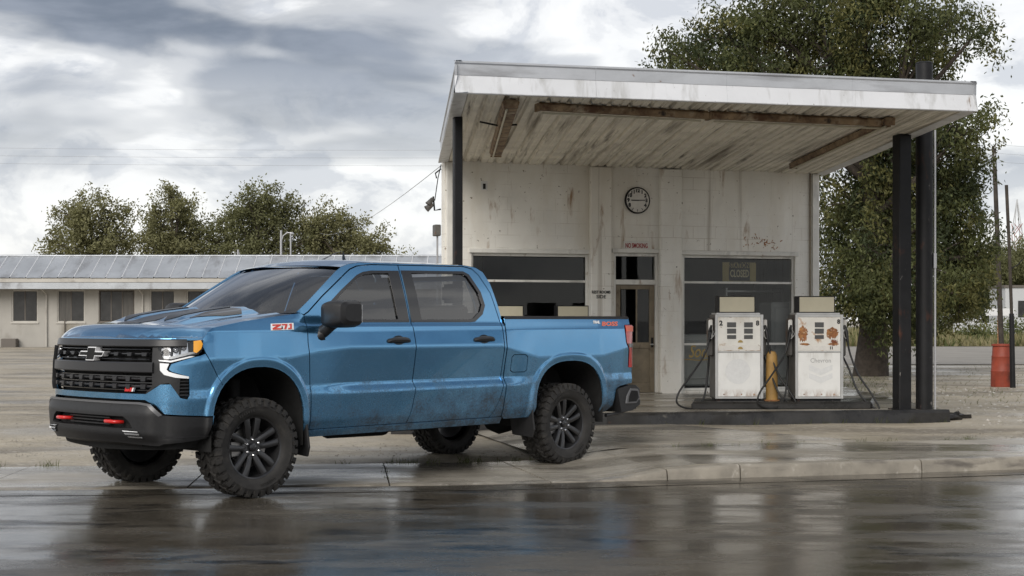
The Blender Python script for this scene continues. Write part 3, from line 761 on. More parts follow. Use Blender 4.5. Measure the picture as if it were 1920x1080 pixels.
# ------------------------------------------------------------------ signs, clock on the wall
def wall_thing(name, px, py, label, cat, y=-.003):
    x, z = wl(px, py, y)
    e = empty(name, Wm @ Vector((x, y, z)), WA, label, cat); return e
VX = Matrix.Rotation(R(90), 4, 'X')     # text upright facing -y
def pxm(p, Y=24.3): return p * Y / F
ck = wall_thing('wall_clock', 1194, 376, 'round white wall clock with black numerals above the door', 'clock')
rr = pxm(24)
ckm = Matrix.Rotation(R(90), 4, 'X')
MB().lathe([(0, .0), (rr, 0), (rr, .03), (rr * .93, .045), (rr * .88, .03), (0.0, .028)], 40, ckm).build('dial', 'sign_white', ck, smooth=40)
MB().lathe([(rr * .97, .0), (rr * 1.04, 0), (rr * 1.04, .04), (rr * .98, .05), (rr * .93, .04)], 40, ckm).build('rim', 'black_steel', ck, smooth=40)
for k in range(1, 13):
    a = R(90 - 30 * k)
    if k in (5, 6, 7): 
        MB().box((-.004, -.034, -.02), (.004, -.0305, .02), Matrix.Translation((rr * .78 * math.cos(a), 0, rr * .78 * math.sin(a))) @ Matrix.Rotation(-R(90) + a, 4, 'Y').inverted()).build('numeral', 'sign_black', ck)
        continue
    text_mesh('numeral', str(k), .082, 'sign_black', ck, Matrix.Translation((rr * .76 * math.cos(a), -.031, rr * .76 * math.sin(a))) @ VX, .0015, bold=.0045)
for a, l, t_ in ((R(180), .11, .008), (R(2), .135, .006)):
    MB().box((-.02, -.040, -t_), (l, -.037, t_), Matrix.Rotation(-a, 4, 'Y')).build('hand', 'sign_black', ck)
ns = wall_thing('no_smoking_sign', 1193, 461, 'small white sign with red capitals above the door transom', 'sign')
sw, sh_ = pxm(52) / 2, pxm(17) / 2
MB().box((-sw, -.012, -sh_), (sw, 0, sh_)).build('board', 'sign_white', ns, bevel=.004)
text_mesh('lettering', 'NO SMOKING', .105, 'sign_red', ns, Matrix.Translation((0, -.014, 0)) @ VX, .001, width=sw * 1.72, bold=.003)
rs = wall_thing('rest_room_lettering', 1127, 552, 'black stencilled lettering on the pilaster left of the door', 'sign', -.103)
text_mesh('lettering', 'REST ROOMS', .062, 'sign_black', rs, Matrix.Translation((0, -.003, .035)) @ VX, .001, width=pxm(37), bold=.002)
text_mesh('lettering', 'SIDE', .075, 'sign_black', rs, Matrix.Translation((0, -.003, -.040)) @ VX, .001, width=pxm(19), bold=.001)
cl = wall_thing('closed_sign', 1386, 510, 'tan closed sign with cream letters hung behind the window glass', 'sign', .12)
sw, sh_ = pxm(71) / 2, pxm(37) / 2
MB().box((-sw, -.006, -sh_), (sw, 0, sh_)).build('board', 'sign_tan', cl)
MB().box((-sw * .62, -.012, -sh_ * .93), (sw * .62, -.008, sh_ * .42)).build('panel', 'sign_black', cl)
text_mesh('lettering', 'STATION', .12, 'sign_black', cl, Matrix.Translation((0, -.010, sh_ * .68)) @ VX, .001, width=sw * 1.2, bold=.004)
text_mesh('lettering', 'CLOSED', .17, 'sign_cream', cl, Matrix.Translation((0, -.015, -sh_ * .2)) @ VX, .001, width=sw * 1.12, bold=.004)
gs = wall_thing('window_lettering', 1312, 662, 'gold script lettering painted low on the window beside the pump hoses', 'lettering', .068)
text_mesh('lettering', 'Soda', .30, 'gold', gs, Matrix.Translation((0, -.002, 0.02)) @ VX, .001, width=pxm(48), bold=.004, shear=.35)
MB().tube([(-.42, -.003, -.13), (-.30, -.003, -.10), (0, -.003, -.12), (.25, -.003, -.10)], .009, 6).build('flourish', 'gold', gs)
# wall scrawl, notice and stains near the window head
sc = wall_thing('wall_scrawl', 1428, 457, 'dark scrawled marks and flaked paint above the right window', 'graffiti', -.002)
mb = MB()
rr_ = random.Random(4)
for k in range(46):
    cx_, cz_ = rr_.gauss(0, .17), rr_.gauss(0, .075); l = rr_.uniform(.01, .05); t_ = rr_.uniform(.003, .008)
    mb.box((-l / 2, -.002, -t_), (l / 2, -.0005, t_), Matrix.Translation((cx_, 0, cz_)) @ Matrix.Rotation(rr_.uniform(-1.5, 1.5), 4, 'Y'))
tag(mb.build('marks', 'rust_patch', sc), kind='stuff')
nb = wall_thing('wall_plate', 908, 348, 'small grey plate on the wall beside the thin black canopy post', 'plate')
MB().box((-.05, -.01, -.07), (.05, 0, .07)).build('plate', 'faded', nb, bevel=.003)
MB().box((-.025, -.013, -.055), (.02, -.0105, .03)).build('socket', 'black_steel', nb)
# things on the left corner of the building: floodlight, meter box, service mast
e = empty('floodlight', Wm @ Vector((xL - .04, .25, wl(826, 378)[1])), WA, 'twin dark floodlight on the station side wall', 'floodlight')
MB().tube([(.04, 0, -.1), (-.06, 0, -.12), (-.08, 0, .1)], .014, 8).build('bracket', 'black_steel', e, smooth=40)
for zz_, an in ((.08, -2.5), (-.02, -2.2)):
    MB().lathe([(.012, 0), (.03, .02), (.045, .10), (.055, .14), (.0, .13)], 14, Matrix.Translation((-.08, 0, zz_)) @ Matrix.Rotation(an, 4, 'Y')).build('lamp_head', 'pump_side', e, smooth=40)
e = empty('meter_box', Wm @ Vector((xL - .002, .3, wl(826, 430)[1])), WA, 'small dark meter box on the station side wall', 'meter box')
MB().box((-.10, -.08, -.09), (0, .08, .09)).build('box', 'pump_side', e, bevel=.012)
MB().tube([(-.04, 0, -.09), (-.04, 0, -1.2)], .016, 8).build('conduit', 'galv', e, smooth=40)

# shop interior that shows through the glass
def inside(name, label, cat, px, y, w_, d_, z0_, z1_, mat, shelves=0):
    x, _ = wl(px, 600, y)
    e = empty(name, Wm @ Vector((x, y, z0_)), WA, label, cat)
    H = z1_ - z0_
    if shelves:
        for q in (-w_ / 2, w_ / 2 - .03): MB().box((q, 0, 0), (q + .03, d_, H)).build('side_panel', mat, e)
        for k in range(shelves): MB().box((-w_ / 2 + .031, 0.002, k * H / (shelves - 1) * .96), (w_ / 2 - .031, d_ - .002, k * H / (shelves - 1) * .96 + .03)).build('shelf', mat, e)
    else:
        MB().box((-w_ / 2, 0, 0.08), (w_ / 2, d_, H)).build('cabinet', mat, e, bevel=.03)
        MB().box((-w_ / 2 + .05, -.022, .2), (w_ / 2 - .05, -.002, H - .1)).build('door', mat, e, bevel=.01)
        MB().box((-w_ / 2 + .05, .03, 0), (w_ / 2 - .05, d_ - .03, .079)).build('plinth', 'black_steel', e)
        MB().tube([(w_ / 2 - .1, -.05, H * .45), (w_ / 2 - .1, -.05, H * .7)], .012, 8).build('handle', 'alu', e)
    return e
inside('drinks_cooler', 'white drinks cooler standing behind the window glass', 'cooler', 1468, .32, .42, .5, FZ + .006, FZ + 1.5, 'far_white')
inside('shelf_rack', 'metal shelf rack inside the shop behind the closed sign', 'shelf', 1415, .95, 1.1, .35, FZ + .006, FZ + 1.75, 'galv', 5)
inside('counter', 'dark wooden counter inside the shop behind the left window', 'counter', 1010, .7, 1.5, .6, FZ + .006, FZ + 1.0, 'dark_frame')
inside('chest_freezer', 'pale chest freezer inside the shop near the door', 'freezer', 1318, .45, .8, .6, FZ + .006, FZ + .95, 'faded')

M['faded_dark'] = material('faded_dark_print', (0.36, 0.36, 0.355), 0.5, var=(30, 0.2))
# ------------------------------------------------------------------ fuel pumps
def pump(px, Y, z, rz, style, label, hoses):
    c = at(px, 0, Y)
    e = empty('fuel_pump', (c.x, c.y, z), rz, label, 'fuel pump', 'old fuel pumps on the forecourt')
    W, D, H = .655, .42, 1.17; h = W / 2
    body = MB().box((-h, .006, .03), (h, D, H)).build('cabinet', 'pump_side', e, bevel=.012)
    MB().box((-h + .03, .02, 0), (h - .03, D - .03, .029)).build('plinth', 'black_steel', e)
    mb = MB()                                                      # front frame of bright trim
    for a, b in (((-h, -.012, .03), (-h + .035, .004, H)), ((h - .035, -.012, .03), (h, .004, H)), ((-h + .036, -.012, H - .035), (h - .036, .004, H)), ((-h + .036, -.012, .03), (h - .036, .004, .06)), ((-h + .036, -.012, .655), (h - .036, .004, .675))):
        mb.box(a, b)
    mb.build('front_frame', 'alu', e, bevel=.003)
    MB().box((-h + .037, -.004, .061), (h - .037, .003, .654)).build('lower_door', 'pump_white', e, bevel=.004)
    dial = MB().box((-h + .037, -.003, .676), (h - .037, .003, H - .036)).build('dial_plate', 'pump_rusty' if style == 2 else 'pump_panel', e)
    cols = (-.105, .125) if style != 2 else (.0,)
    for cx_ in cols:
        for q, (zc, hh) in enumerate(((1.03, .034), (.945, .034), (.865, .026))):
            wv = .062 if cx_ < 0 or style == 2 else .060
            wn = MB().box((cx_ - wv, -.009, zc - hh), (cx_ + wv, -.004, zc + hh)).build('display_window', 'dial_grey', dial, bevel=.003)
    MB().box((-h + .045, -.006, .685), (h - .045, -.0035, .745)).build('price_strip', 'sign_white', dial)
    if style == 1:
        for zc in (.79, .70):
            mb = MB(); mb.prism([(.035 * math.cos(a), .035 * math.sin(a)) for a in np.linspace(0, math.pi, 9)], lambda a, b, d: Vector((a + .015, d, zc + b)), -.008, -.0062)
            mb.build('grade_badge', 'gold', dial)
        text_mesh('lettering', '2', .09, 'sign_black', dial, Matrix.Translation((-.25, -.005, 1.05)) @ VX, .0008, bold=.004)
        text_mesh('lettering', '8', .09, 'sign_black', dial, Matrix.Translation((.25, -.005, 1.05)) @ VX, .0008, bold=.004)
        mb = MB(); mb.lathe([(0, 0), (.17, 0), (.17, .0015)], 28, Matrix.Translation((-.02, -.0055, .40)) @ VX)
        mb.build('faded_mark', 'faded', e)
    elif style == 2:
        text_mesh('lettering', '8', .08, 'sign_black', dial, Matrix.Translation((.265, -.005, 1.07)) @ VX, .0008, bold=.004)
        text_mesh('lettering', '11', .05, 'sign_black', dial, Matrix.Translation((.165, -.0065, .715)) @ VX, .0006, bold=.004)
        lt = text_mesh('lettering', 'Chevron', .085, 'faded_dark', e, Matrix.Translation((.02, -.0055, .545)) @ VX, .0006, width=.28)
        for q in (0, 1):
            b = .43 - q * .11
            mb = MB(); mb.prism([(-.14, b + .06), (-.02 + .04, b), (.18, b + .06), (.18, b - .01), (.02, b - .085), (-.14, b - .01)], lambda a, bb, d: Vector((a, d, bb)), -.0062, -.0048)
            mb.build('faded_mark', 'faded', e)
        def blob(cx_, cz_, rx, rz_, seed):
            r_ = random.Random(seed); mb = MB()
            mb.prism([(cx_ + rx * math.cos(a) * r_.uniform(.75, 1.1), cz_ + rz_ * math.sin(a) * (r_.uniform(.75, 1.05) if math.sin(a) > -.3 else r_.uniform(.7, 1.5))) for a in np.linspace(0, 2 * math.pi, 31)[:-1]], lambda a, b, d: Vector((a, d, b)), -.0075, -.0045)
            mb.build('rust_patch', 'rust_patch', dial)
        blob(-.225, .92, .07, .10, 1); blob(.175, .93, .085, .07, 2); blob(-.2, .77, .07, .015, 3); blob(.19, .77, .08, .013, 5)
    for q in (-.21, .03, .2): MB().lathe([(0, 0), (.009, 0), (.009, .004)], 8, Matrix.Translation((q, -.008, .09)) @ VX).build('bolt', 'rust_patch', e)
    MB().box((-h + .02, .02, H + .001), (h - .04, D - .04, H + .022)).build('top_plate', 'alu', e)
    hd = MB().box((-h + .055, .06, H + .023), (h - .095, .30, H + .25)).build('sign_header', 'black_steel', e, bevel=.004)
    MB().box((-h + .072, .052, H + .036), (h - .110, .059, H + .236)).build('sign_panel', 'header', hd)
    for sd_ in hoses:
        s_ = sd_
        bt = MB().box((s_ * h if s_ > 0 else -h - .07, .10, .60), (h + .07 if s_ > 0 else -h, .28, 1.12)).build('nozzle_boot', 'pump_side', e, bevel=.02)
        MB().box((s_ * (h + .045) - .03, .075, .86), (s_ * (h + .045) + .03, .099, 1.10)).build('boot_guard', 'pump_white', bt, bevel=.012)
        nz = MB().tube([(s_ * (h + .04), .09, 1.02), (s_ * (h + .06), .06, .93), (s_ * (h + .075), .05, .80)], [.022, .028, .02], 10).build('nozzle', 'hose', e, smooth=40)
        MB().tube([(s_ * (h + .03), .05, .96), (s_ * (h + .0), .03, .90), (s_ * (h + .05), .04, .84)], .007, 6).build('trigger', 'alu', nz)
        pts = [(s_ * (h + .075), .05, .80), (s_ * (h + .11), .03, .62), (s_ * (h + .20), -.03, .36), (s_ * (h + .34), -.12, .12), (s_ * (h + .44), -.18, .015 - (z - FZ) + .0), (s_ * (h + .38), -.16, .012 - (z - FZ)), (s_ * (h + .20), -.08, .10), (s_ * (h + .10), .06, .42), (s_ * (h + .05), .2, .60)]
        if s_ < 0: pts = [(-h - .075, .05, .82), (-h - .16, .0, .60), (-h - .36, -.12, .34), (-h - .52, -.2, .14), (-h - .56, -.22, .0), (-h - .46, -.2, -.075), (-h - .30, -.17, -.078), (-h - .17, -.1, .06), (-h - .09, .05, .40), (-h - .05, .2, .60)]
        def smooth_path(p, n=7):
            p = [Vector(q) for q in p]; out = []
            for i in range(len(p) - 1):
                a, b, c_, d = p[max(i - 1, 0)], p[i], p[i + 1], p[min(i + 2, len(p) - 1)]
                for k in range(n):
                    t_ = k / n; out.append(.5 * ((2 * b) + (c_ - a) * t_ + (2 * a - 5 * b + 4 * c_ - d) * t_ ** 2 + (3 * b - a - 3 * c_ + d) * t_ ** 3))
            return out + [p[-1]]
        MB().tube(smooth_path(pts), .0135, 8).build('hose', 'hose', e, smooth=60)
    return e
pump(1386, 20.2, .36, R(3), 1, 'white fuel pump with two columns of dials beside the yellow bollard', (-1, 1))
pump(1536, 20.2, .36, R(3), 2, 'rust stained fuel pump with faded chevrons, nearer the black posts', (-1, 1))
pump(955, 22.9, FZ, R(10), 3, 'fuel pump half hidden behind the truck bed, next to the truck cab', (1,))
pump(1078, 23.2, FZ, R(10), 3, 'fuel pump showing its tan header above the truck bed beside the pilaster', (1,))
c = at(1447, 752, 20.3)
bo = empty('bollard', (c.x, c.y, .36), 0, 'worn yellow bollard between the two white fuel pumps', 'bollard')
MB().lathe([(.085, 0), (.082, .05), (.080, .5), (.072, .62), (.05, .665), (0, .675)], 18).build('post', 'yellow', bo, smooth=50)
MB().lathe([(.11, 0.0), (.11, .012), (.087, .014)], 18).build('base_plate', 'rust_patch', bo)
# ------------------------------------------------------------------ pickup truck
# design coordinates: x back from the front axle, y to the truck's left, z up; mesh = (-x, y, z)
TYAW = R(46.6)
truck = empty('pickup_truck', (-2.772, 12.857, 0.004), TYAW + math.pi, 'muddy blue crew cab pickup truck with black wheels and bumper', 'pickup truck')
def T(x, y, z): return Vector((-x, y, z))
_C = np.array([(-.955, 0), (-.945, .30), (-.915, .55), (-.865, .72), (-.79, .84), (-.69, .92), (-.57, .965), (-.45, .985)])
def _cat(P, n=20):
    P = np.vstack([[P[1][0], -P[1][1]], P, [-.33, 1.0]]); out = []
    for i in range(1, len(P) - 2):
        for k in range(n):
            t = k / n; a, b, c_, d = P[i - 1:i + 3]
            out.append(.5 * (2 * b + (c_ - a) * t + (2 * a - 5 * b + 4 * c_ - d) * t * t + (3 * b - a - 3 * c_ + d) * t ** 3))
    out.append(P[-2]); return np.array(out)
_D = _cat(_C); _S = np.r_[0, np.cumsum(np.linalg.norm(np.diff(_D, axis=0), axis=1))]; L0 = float(_S[-1])
XO = L0 + .45                                        # w = x + XO on the flanks
_wx = [-.45, -.2, 0, .5, 2.85, 4.3, 4.7, 4.9]; _wy = [.985, .997, 1.0, 1.0, 1.0, .995, .982, .965]
def plan(w):
    a = abs(w)
    if a <= L0: return float(np.interp(a, _S, _D[:, 0])), float(np.interp(a, _S, _D[:, 1]))
    x = a - XO; return x, float(np.interp(x, _wx, _wy))
def plan_n(w):
    a = abs(w); x0, y0 = plan(max(a - .02, 0)) if a > .02 else (plan(.02)[0], -plan(.02)[1]); x1, y1 = plan(a + .02)
    tx, ty = x1 - x0, y1 - y0; l = math.hypot(tx, ty)
    return -ty / l, tx / l                            # outward
AF = (0.0, .615, .455, .455, 2.25); AR = (3.85, .60, .515, .445, 2.5)
def aq(A, x, z): return (abs((x - A[0]) / A[2]) ** A[4] + abs(max(z - A[1], 0) / A[3]) ** A[4]) ** (1 / A[4])
_zcx = [-.6, .30, .62, .95, 2.85, 3.35, 4.35, 4.8]; _zcz = [1.14, 1.14, 1.19, 1.215, 1.205, 1.09, 1.09, 1.17]
def side_off(x, z):
    zc = float(np.interp(x, _zcx, _zcz)); b = sstep(.62, 1.05, x) * (1 - sstep(2.92, 3.22, x))
    bed = x > 2.9085
    zs = [.40, .50, .60, .81, .83, .90, zc - .012, zc + .012, 1.36, 1.395, 1.42]
    os = [-.14, -.085, -.045, -.004 - .012 * (1 - b), -.002 - .012 * (1 - b), -.050 * b - .022 * (1 - b), .003, .003, -.017, -.026, -.048]
    if bed: os[-1] = -.034; zs += [1.50]; os += [-.056]
    elif x < .30: os[-2] = -.035; zs += [1.46, 1.52]; os += [-.070, -.115]
    else:
        kf = sstep(.30, .50, x); os[-2] = -.035 + .009 * kf; zs += [1.46, 1.52, 2.05]; os += [-.070 + .0044 * kf, -.115 + .0228 * kf, -.048 - .63 * .44]
    o = float(np.interp(z, zs, os))
    if z > 1.44 and not bed and x >= .30: o += sstep(.30, .50, x) * .012 * math.sin(math.pi * min(1, (z - 1.44) / .55))
    q = min(aq(AF, x, z), aq(AR, x, z)); m = 1 - sstep(1.095, 1.185, q)
    if z < 1.3 and m > 0: o = o + (.012 - .10 * max(0, 1.17 - max(q, 1.0)) - o) * m * (.9 if z > .62 else .9 * sstep(.46, .62, z))
    return o
def front_off(z): return float(np.interp(z, [.4, .5, .8, .95, 1.1, 1.28, 1.34], [-.05, -.02, 0, 0, -.005, -.03, -.06]))
def S(w, z, extra=0.0):
    a = abs(w); x, y = plan(a); nx, ny = plan_n(a)
    k = sstep(.85, 1.30, a)
    o = front_off(z) * (1 - k) + side_off(a - XO, z) * k + extra
    p = T(x + nx * o, y + ny * o, z)
    if w < 0: p.y = -p.y
    return p
def resample(poly, step):
    out = []
    for i in range(len(poly)):
        a, b = np.array(poly[i], float), np.array(poly[(i + 1) % len(poly)], float)
        n = max(1, int(math.ceil(np.linalg.norm(b - a) / step)))
        for k in range(n): out.append(tuple(a + (b - a) * k / n))
    return out
def inside(poly, x, y):
    P = np.array(poly); x0, y0 = P[:, 0], P[:, 1]; x1, y1 = np.roll(x0, -1), np.roll(y0, -1)
    c = np.zeros(x.shape, bool)
    for a, b, d, e in zip(x0, y0, x1, y1):
        if b == e: continue
        m = ((b > y) != (e > y)) & (x < (d - a) * (y - b) / (e - b) + a); c ^= m
    return c
def panel(name, poly, mat, fn, parent=truck, holes=(), step=.03, lip=.02, extra=0.0, eps=.010, flip=False, zlines=(), rings=(), crest=False):
    """curved sheet-metal panel: 2D outline with holes, mapped by fn(a, b, extra) to 3D, edges turned in"""
    loops = [resample(poly, step)] + [resample(h, step) for h in holes]
    pts, edges = [], []
    for L in loops:
        b = len(pts); pts += L; edges += [(b + i, b + (i + 1) % len(L)) for i in range(len(L))]
    A = np.array(loops[0]); lo, hi = A.min(0), A.max(0)
    gx, gy = np.meshgrid(np.arange(lo[0] + step * .5, hi[0], step), np.arange(lo[1] + step * .5, hi[1], step * .7))
    if zlines:
        ys = sorted(set(np.round(np.r_[np.arange(lo[1] + step * .5, hi[1], step * .7), [z for z in zlines if lo[1] < z < hi[1]]], 4)))
        gx, gy = np.meshgrid(np.arange(lo[0] + step * .5, hi[0], step), ys)
    gx, gy = gx.ravel(), gy.ravel()
    ok = inside(loops[0], gx, gy)
    for h in loops[1:]: ok &= ~inside(h, gx, gy)
    B = np.array(pts); G = np.c_[gx, gy][ok]
    if crest:
        xs_c = np.arange(lo[0] + step * .3, hi[0], step * .8); zc_c = np.interp(xs_c, _zcx, _zcz)
        G = G[np.abs(G[:, 1] - np.interp(G[:, 0], _zcx, _zcz)) > .034]
        CP = np.vstack([np.c_[xs_c, zc_c + o_] for o_ in (-.03, -.018, -.010, 0, .010, .018, .03)])
        k = inside(loops[0], CP[:, 0], CP[:, 1])
        for h in loops[1:]: k &= ~inside(h, CP[:, 0], CP[:, 1])
        for A_, sh in rings: k &= np.array([aq(A_, a - sh, b) > 1.24 for a, b in CP])
        CP = CP[k]
        if len(CP): G = np.vstack([G, CP])
    if rings:
        RP = []
        for A_, sh in rings:
            G = G[[not (1.0 < aq(A_, a - sh, b) < 1.24 and b > A_[1] - .1) for a, b in G]]
            for qq in (1.03, 1.07, 1.095, 1.11, 1.125, 1.14, 1.155, 1.17, 1.185, 1.21):
                RP += [(a + sh, b) for a, b in arch(A_, 0, 0, qq, 64)]
                RP += [(A_[0] + sh + sx * A_[2] * qq, z) for sx in (-1, 1) for z in np.arange(A_[1] - .12, A_[1] - .005, .025)]
        RP = np.array(RP); k = inside(loops[0], RP[:, 0], RP[:, 1])
        for h in loops[1:]: k &= ~inside(h, RP[:, 0], RP[:, 1])
        RP = RP[k]; d = np.sqrt(((RP[:, None, :] - B[None, :, :]) ** 2).sum(2)).min(1)
        RP = RP[d > .006]
    if len(G):
        d = np.sqrt(((G[:, None, :] - B[None, :, :]) ** 2).sum(2)).min(1); G = G[d > step * .35]
    if rings: G = np.vstack([G, RP])
    allp = [Vector(p) for p in pts] + [Vector(p) for p in G]
    r = delaunay_2d_cdt(allp, edges, [], 0, 1e-6)
    V2 = np.array([tuple(v) for v in r[0]]); tri = np.array(r[2])
    cen = V2[tri].mean(1); k = inside(loops[0], cen[:, 0], cen[:, 1])
    for h in loops[1:]: k &= ~inside(h, cen[:, 0], cen[:, 1])
    tri = tri[k]
    P3 = [fn(a, b, extra) for a, b in V2]
    NR = []
    for (a, b), p in zip(V2, P3):
        n = (fn(a + eps, b, extra) - fn(a - eps, b, extra)).cross(fn(a, b + eps, extra) - fn(a, b - eps, extra))
        n.normalize(); NR.append(-n if flip else n)
    faces = [list(t) for t in tri]
    sgn = sum((P3[f[1]] - P3[f[0]]).cross(P3[f[2]] - P3[f[0]]).dot(NR[f[0]]) for f in faces)
    if sgn < 0: faces = [f[::-1] for f in faces]
    verts = [tuple(p) for p in P3]; norms = [tuple(n) for n in NR]
    if lip:
        bpts = {}
        cnt = {}
        for f in faces:
            for i in range(3):
                e = (f[i], f[(i + 1) % 3]); cnt[e] = cnt.get(e, 0) + 1
        bed = [e for e in cnt if (e[1], e[0]) not in cnt]
        od = {}
        for a, b in bed:
            t = P3[b] - P3[a]
            for v in (a, b): od[v] = od.get(v, Vector()) + t.cross(NR[v])
        idx = {}
        for v, o in od.items():
            if o.length > 0: o.normalize()
            n = NR[v]; idx[v] = len(verts)
            verts.append(tuple(P3[v])); norms.append(tuple((n * .15 + o).normalized()))
            verts.append(tuple(P3[v] - n * lip - o * .001)); norms.append(tuple(o if o.length else n))
        for a, b in bed: faces.append([idx[a], idx[b], idx[b] + 1, idx[a] + 1][::-1])
    me = bpy.data.meshes.new(name)
    me.from_pydata(verts, [], faces)
    me.polygons.foreach_set('use_smooth', [True] * len(me.polygons))
    me.update()
    me.normals_split_custom_set_from_vertices(norms)
    return finish(name, me, mat, parent)
def fside(sg): return lambda a, b, e: S(sg * (a + XO), b, e)
fw_ = lambda a, b, e: S(a, b, e)
def mirror_panels(name, poly, mat, **kw):
    return [panel(name, poly, mat, fside(sg), flip=(sg < 0), **kw) for sg in (1, -1)]
def arch(A, x0, x1, grow=1.0, n=22):
    """outline points of a wheel arch from x0 side (rear) over the top to x1"""
    out = []
    for t in np.linspace(0, math.pi, n):
        c_, s_ = math.cos(t), math.sin(t)
        out.append((A[0] + grow * A[2] * math.copysign(abs(c_) ** (2 / A[4]), c_), A[1] + grow * A[3] * abs(s_) ** (2 / A[4])))
    return out
ZL = (.815, .83, .90, 1.36)
he_x = [-.95, -.45, -.13, .17, .42, .6]; he_z = [1.385, 1.388, 1.44, 1.475, 1.503, 1.52]
def zedge(x): return float(np.interp(x, he_x, he_z)) if x > -.45 else float(np.interp(x, [-.54, -.50, -.45], [1.302, 1.35, 1.388]))
ftop = [(-.535, 1.303), (-.50, 1.35), (-.45, 1.388)] + [(x, zedge(x)) for x in (-.3, -.13, .02, .17, .3, .40)]
ar = arch(AF, .5, -.5)                               # rear -> front
ar_f = [p for p in ar if not (p[0] < -.33)]
i_cut = len(ar_f)
fender = ftop + [(.475, 1.508), (.50, 1.49), (.488, 1.26), (.512, 1.0), (.535, .75), (.552, .515), (.478, .515)] + ar_f + [(-.36, .925), (-.515, 1.185), (-.54, 1.24)]
fends = mirror_panels('front_fender', fender, 'paint', zlines=ZL, crest=True, rings=[(AF, 0.0)], eps=.006)
# fascia wraps the nose from arch to arch
ar_n = [(p[0] + XO, p[1]) for p in ar if p[0] < -.34]
half = [(0, .822), (.68, .822), (.78, .775), (.85, .712), (1.19, .690), (1.258, .690)] + ar_n[::-1] + [(-.368 + XO, .928), (-.523 + XO, 1.183), (1.135, 1.168), (1.06, 1.152),
        (.905, 1.105), (.885, 1.062), (.91, 1.045), (1.045, 1.005), (1.05, .86), (1.03, .825), (.975, .838), (.90, .945), (.82, .945), (.755, .905), (.69, .868), (0, .868)]
poly = half + [(-a, b) for a, b in half[::-1] if a > 0]
fascia_p = panel('front_fascia', poly, 'paint', fw_, zlines=ZL, rings=[(AF, XO), (AF, -XO)], eps=.006)
fdoor = [(.508, 1.49), (.56, 1.515), (.755, 1.65), (1.09, 1.855), (1.16, 1.895), (1.25, 1.925), (1.42, 1.943), (1.748, 1.948), (1.698, 1.44), (1.718, 1.2), (1.718, .84), (1.70, .66), (1.668, .527), (.56, .527), (.545, .75), (.52, 1.0), (.497, 1.26)]
fwin = [(.755, 1.452), (.775, 1.53), (.83, 1.585), (1.0, 1.70), (1.22, 1.832), (1.30, 1.862), (1.40, 1.876), (1.685, 1.884), (1.64, 1.452)]
fd = mirror_panels('front_door', fdoor, 'paint', holes=[fwin], zlines=ZL, crest=True)
rdoor = [(1.759, 1.948), (2.60, 1.955), (2.70, 1.935), (2.76, 1.88), (2.84, 1.71), (2.858, 1.46), (2.868, 1.17), (2.862, .84), (2.835, .70), (2.775, .58), (2.735, .527), (1.678, .527), (1.71, .66), (1.728, .84), (1.728, 1.2), (1.708, 1.44)]
rwin = [(1.76, 1.452), (1.80, 1.888), (2.56, 1.896), (2.61, 1.875), (2.685, 1.72), (2.69, 1.60), (2.64, 1.53), (2.52, 1.46), (2.47, 1.452)]
rd = mirror_panels('rear_door', rdoor, 'paint', holes=[rwin], zlines=ZL, crest=True)
cabs = [(.44, 1.520), (.60, 1.622), (.80, 1.755), (.98, 1.872), (1.06, 1.915), (1.16, 1.945), (1.30, 1.962), (2.60, 1.972), (2.76, 1.955), (2.84, 1.91), (2.885, 1.80), (2.898, 1.60), (2.900, 1.10), (2.895, .527), (2.745, .527), (2.785, .58), (2.846, .70), (2.873, .84), (2.879, 1.17), (2.869, 1.46), (2.850, 1.712), (2.768, 1.887), (2.705, 1.945), (2.60, 1.9655),
        (1.42, 1.953), (1.247, 1.935), (1.155, 1.904), (1.085, 1.864), (.75, 1.66), (.555, 1.525), (.505, 1.50)]
mirror_panels('cab_pillar', cabs, 'paint', step=.03, eps=.006)
arr = arch(AR, 4.4, 3.3)
bed = [(2.914, 1.468), (4.80, 1.475), (4.845, 1.470), (4.845, 1.405), (4.742, 1.400), (4.742, 1.22), (4.785, 1.16), (4.80, .955), (4.868, .945), (4.868, .79), (4.66, .765), (4.60, .74), (4.575, .56), (4.48, .50), (4.37, .50)] + arr + [(3.32, .50), (2.95, .50), (2.914, .527)]
fuel = [(2.985, .965), (3.02, .945), (3.175, .945), (3.205, .965), (3.205, 1.095), (3.175, 1.12), (3.01, 1.12), (2.985, 1.095)]
def shrink(P, d):
    c = np.mean(P, 0); return [tuple(c + (np.array(p) - c) * (1 - d / np.linalg.norm(np.array(p) - c))) for p in P]
beds = mirror_panels('bed_side', bed, 'paint', holes=[fuel], zlines=ZL, crest=True, rings=[(AR, 0.0)], eps=.006)
mirror_panels('fuel_door', shrink(fuel, .009), 'paint', lip=.012)
mirror_panels('rocker_panel', [(.50, .517), (2.90, .517), (2.90, .46), (.56, .46)], 'paint', step=.05, extra=.012)
# dark inner shell behind the shut lines and grille
inner = [(-.50, 1.28), (-.3, 1.38), (.0, 1.42), (.45, 1.42), (2.86, 1.41), (4.83, 1.42), (4.83, .55), (4.38, .50)] + arch(AR, 0, 0, 1.0) + [(3.33, .50), (.48, .50)] + arch(AF, 0, 0, 1.0)[:-4]
mirror_panels('inner_shell', inner, 'void', step=.09, lip=0, extra=-.035)
panel('grille_backing', [(-1.15, .46), (1.15, .46), (1.15, 1.27), (-1.15, 1.27)], 'void', fw_, lip=0, step=.06, extra=-.075)
# wheel-arch liners
for A in (AF, AR):
    for sg in (1, -1):
        pts = arch(A, 0, 0, 1.015); pts = [(pts[0][0], .40)] + pts + [(pts[-1][0], .40)]
        rows = [[T(x, sg * yy, z) for x, z in pts] for yy in (.965, .75, .42)]
        mb = MB(); mb.grid(rows); mb.add(rows[2], [tuple(range(len(pts)))])
        mb.build('arch_liner', 'void', truck, smooth=60)
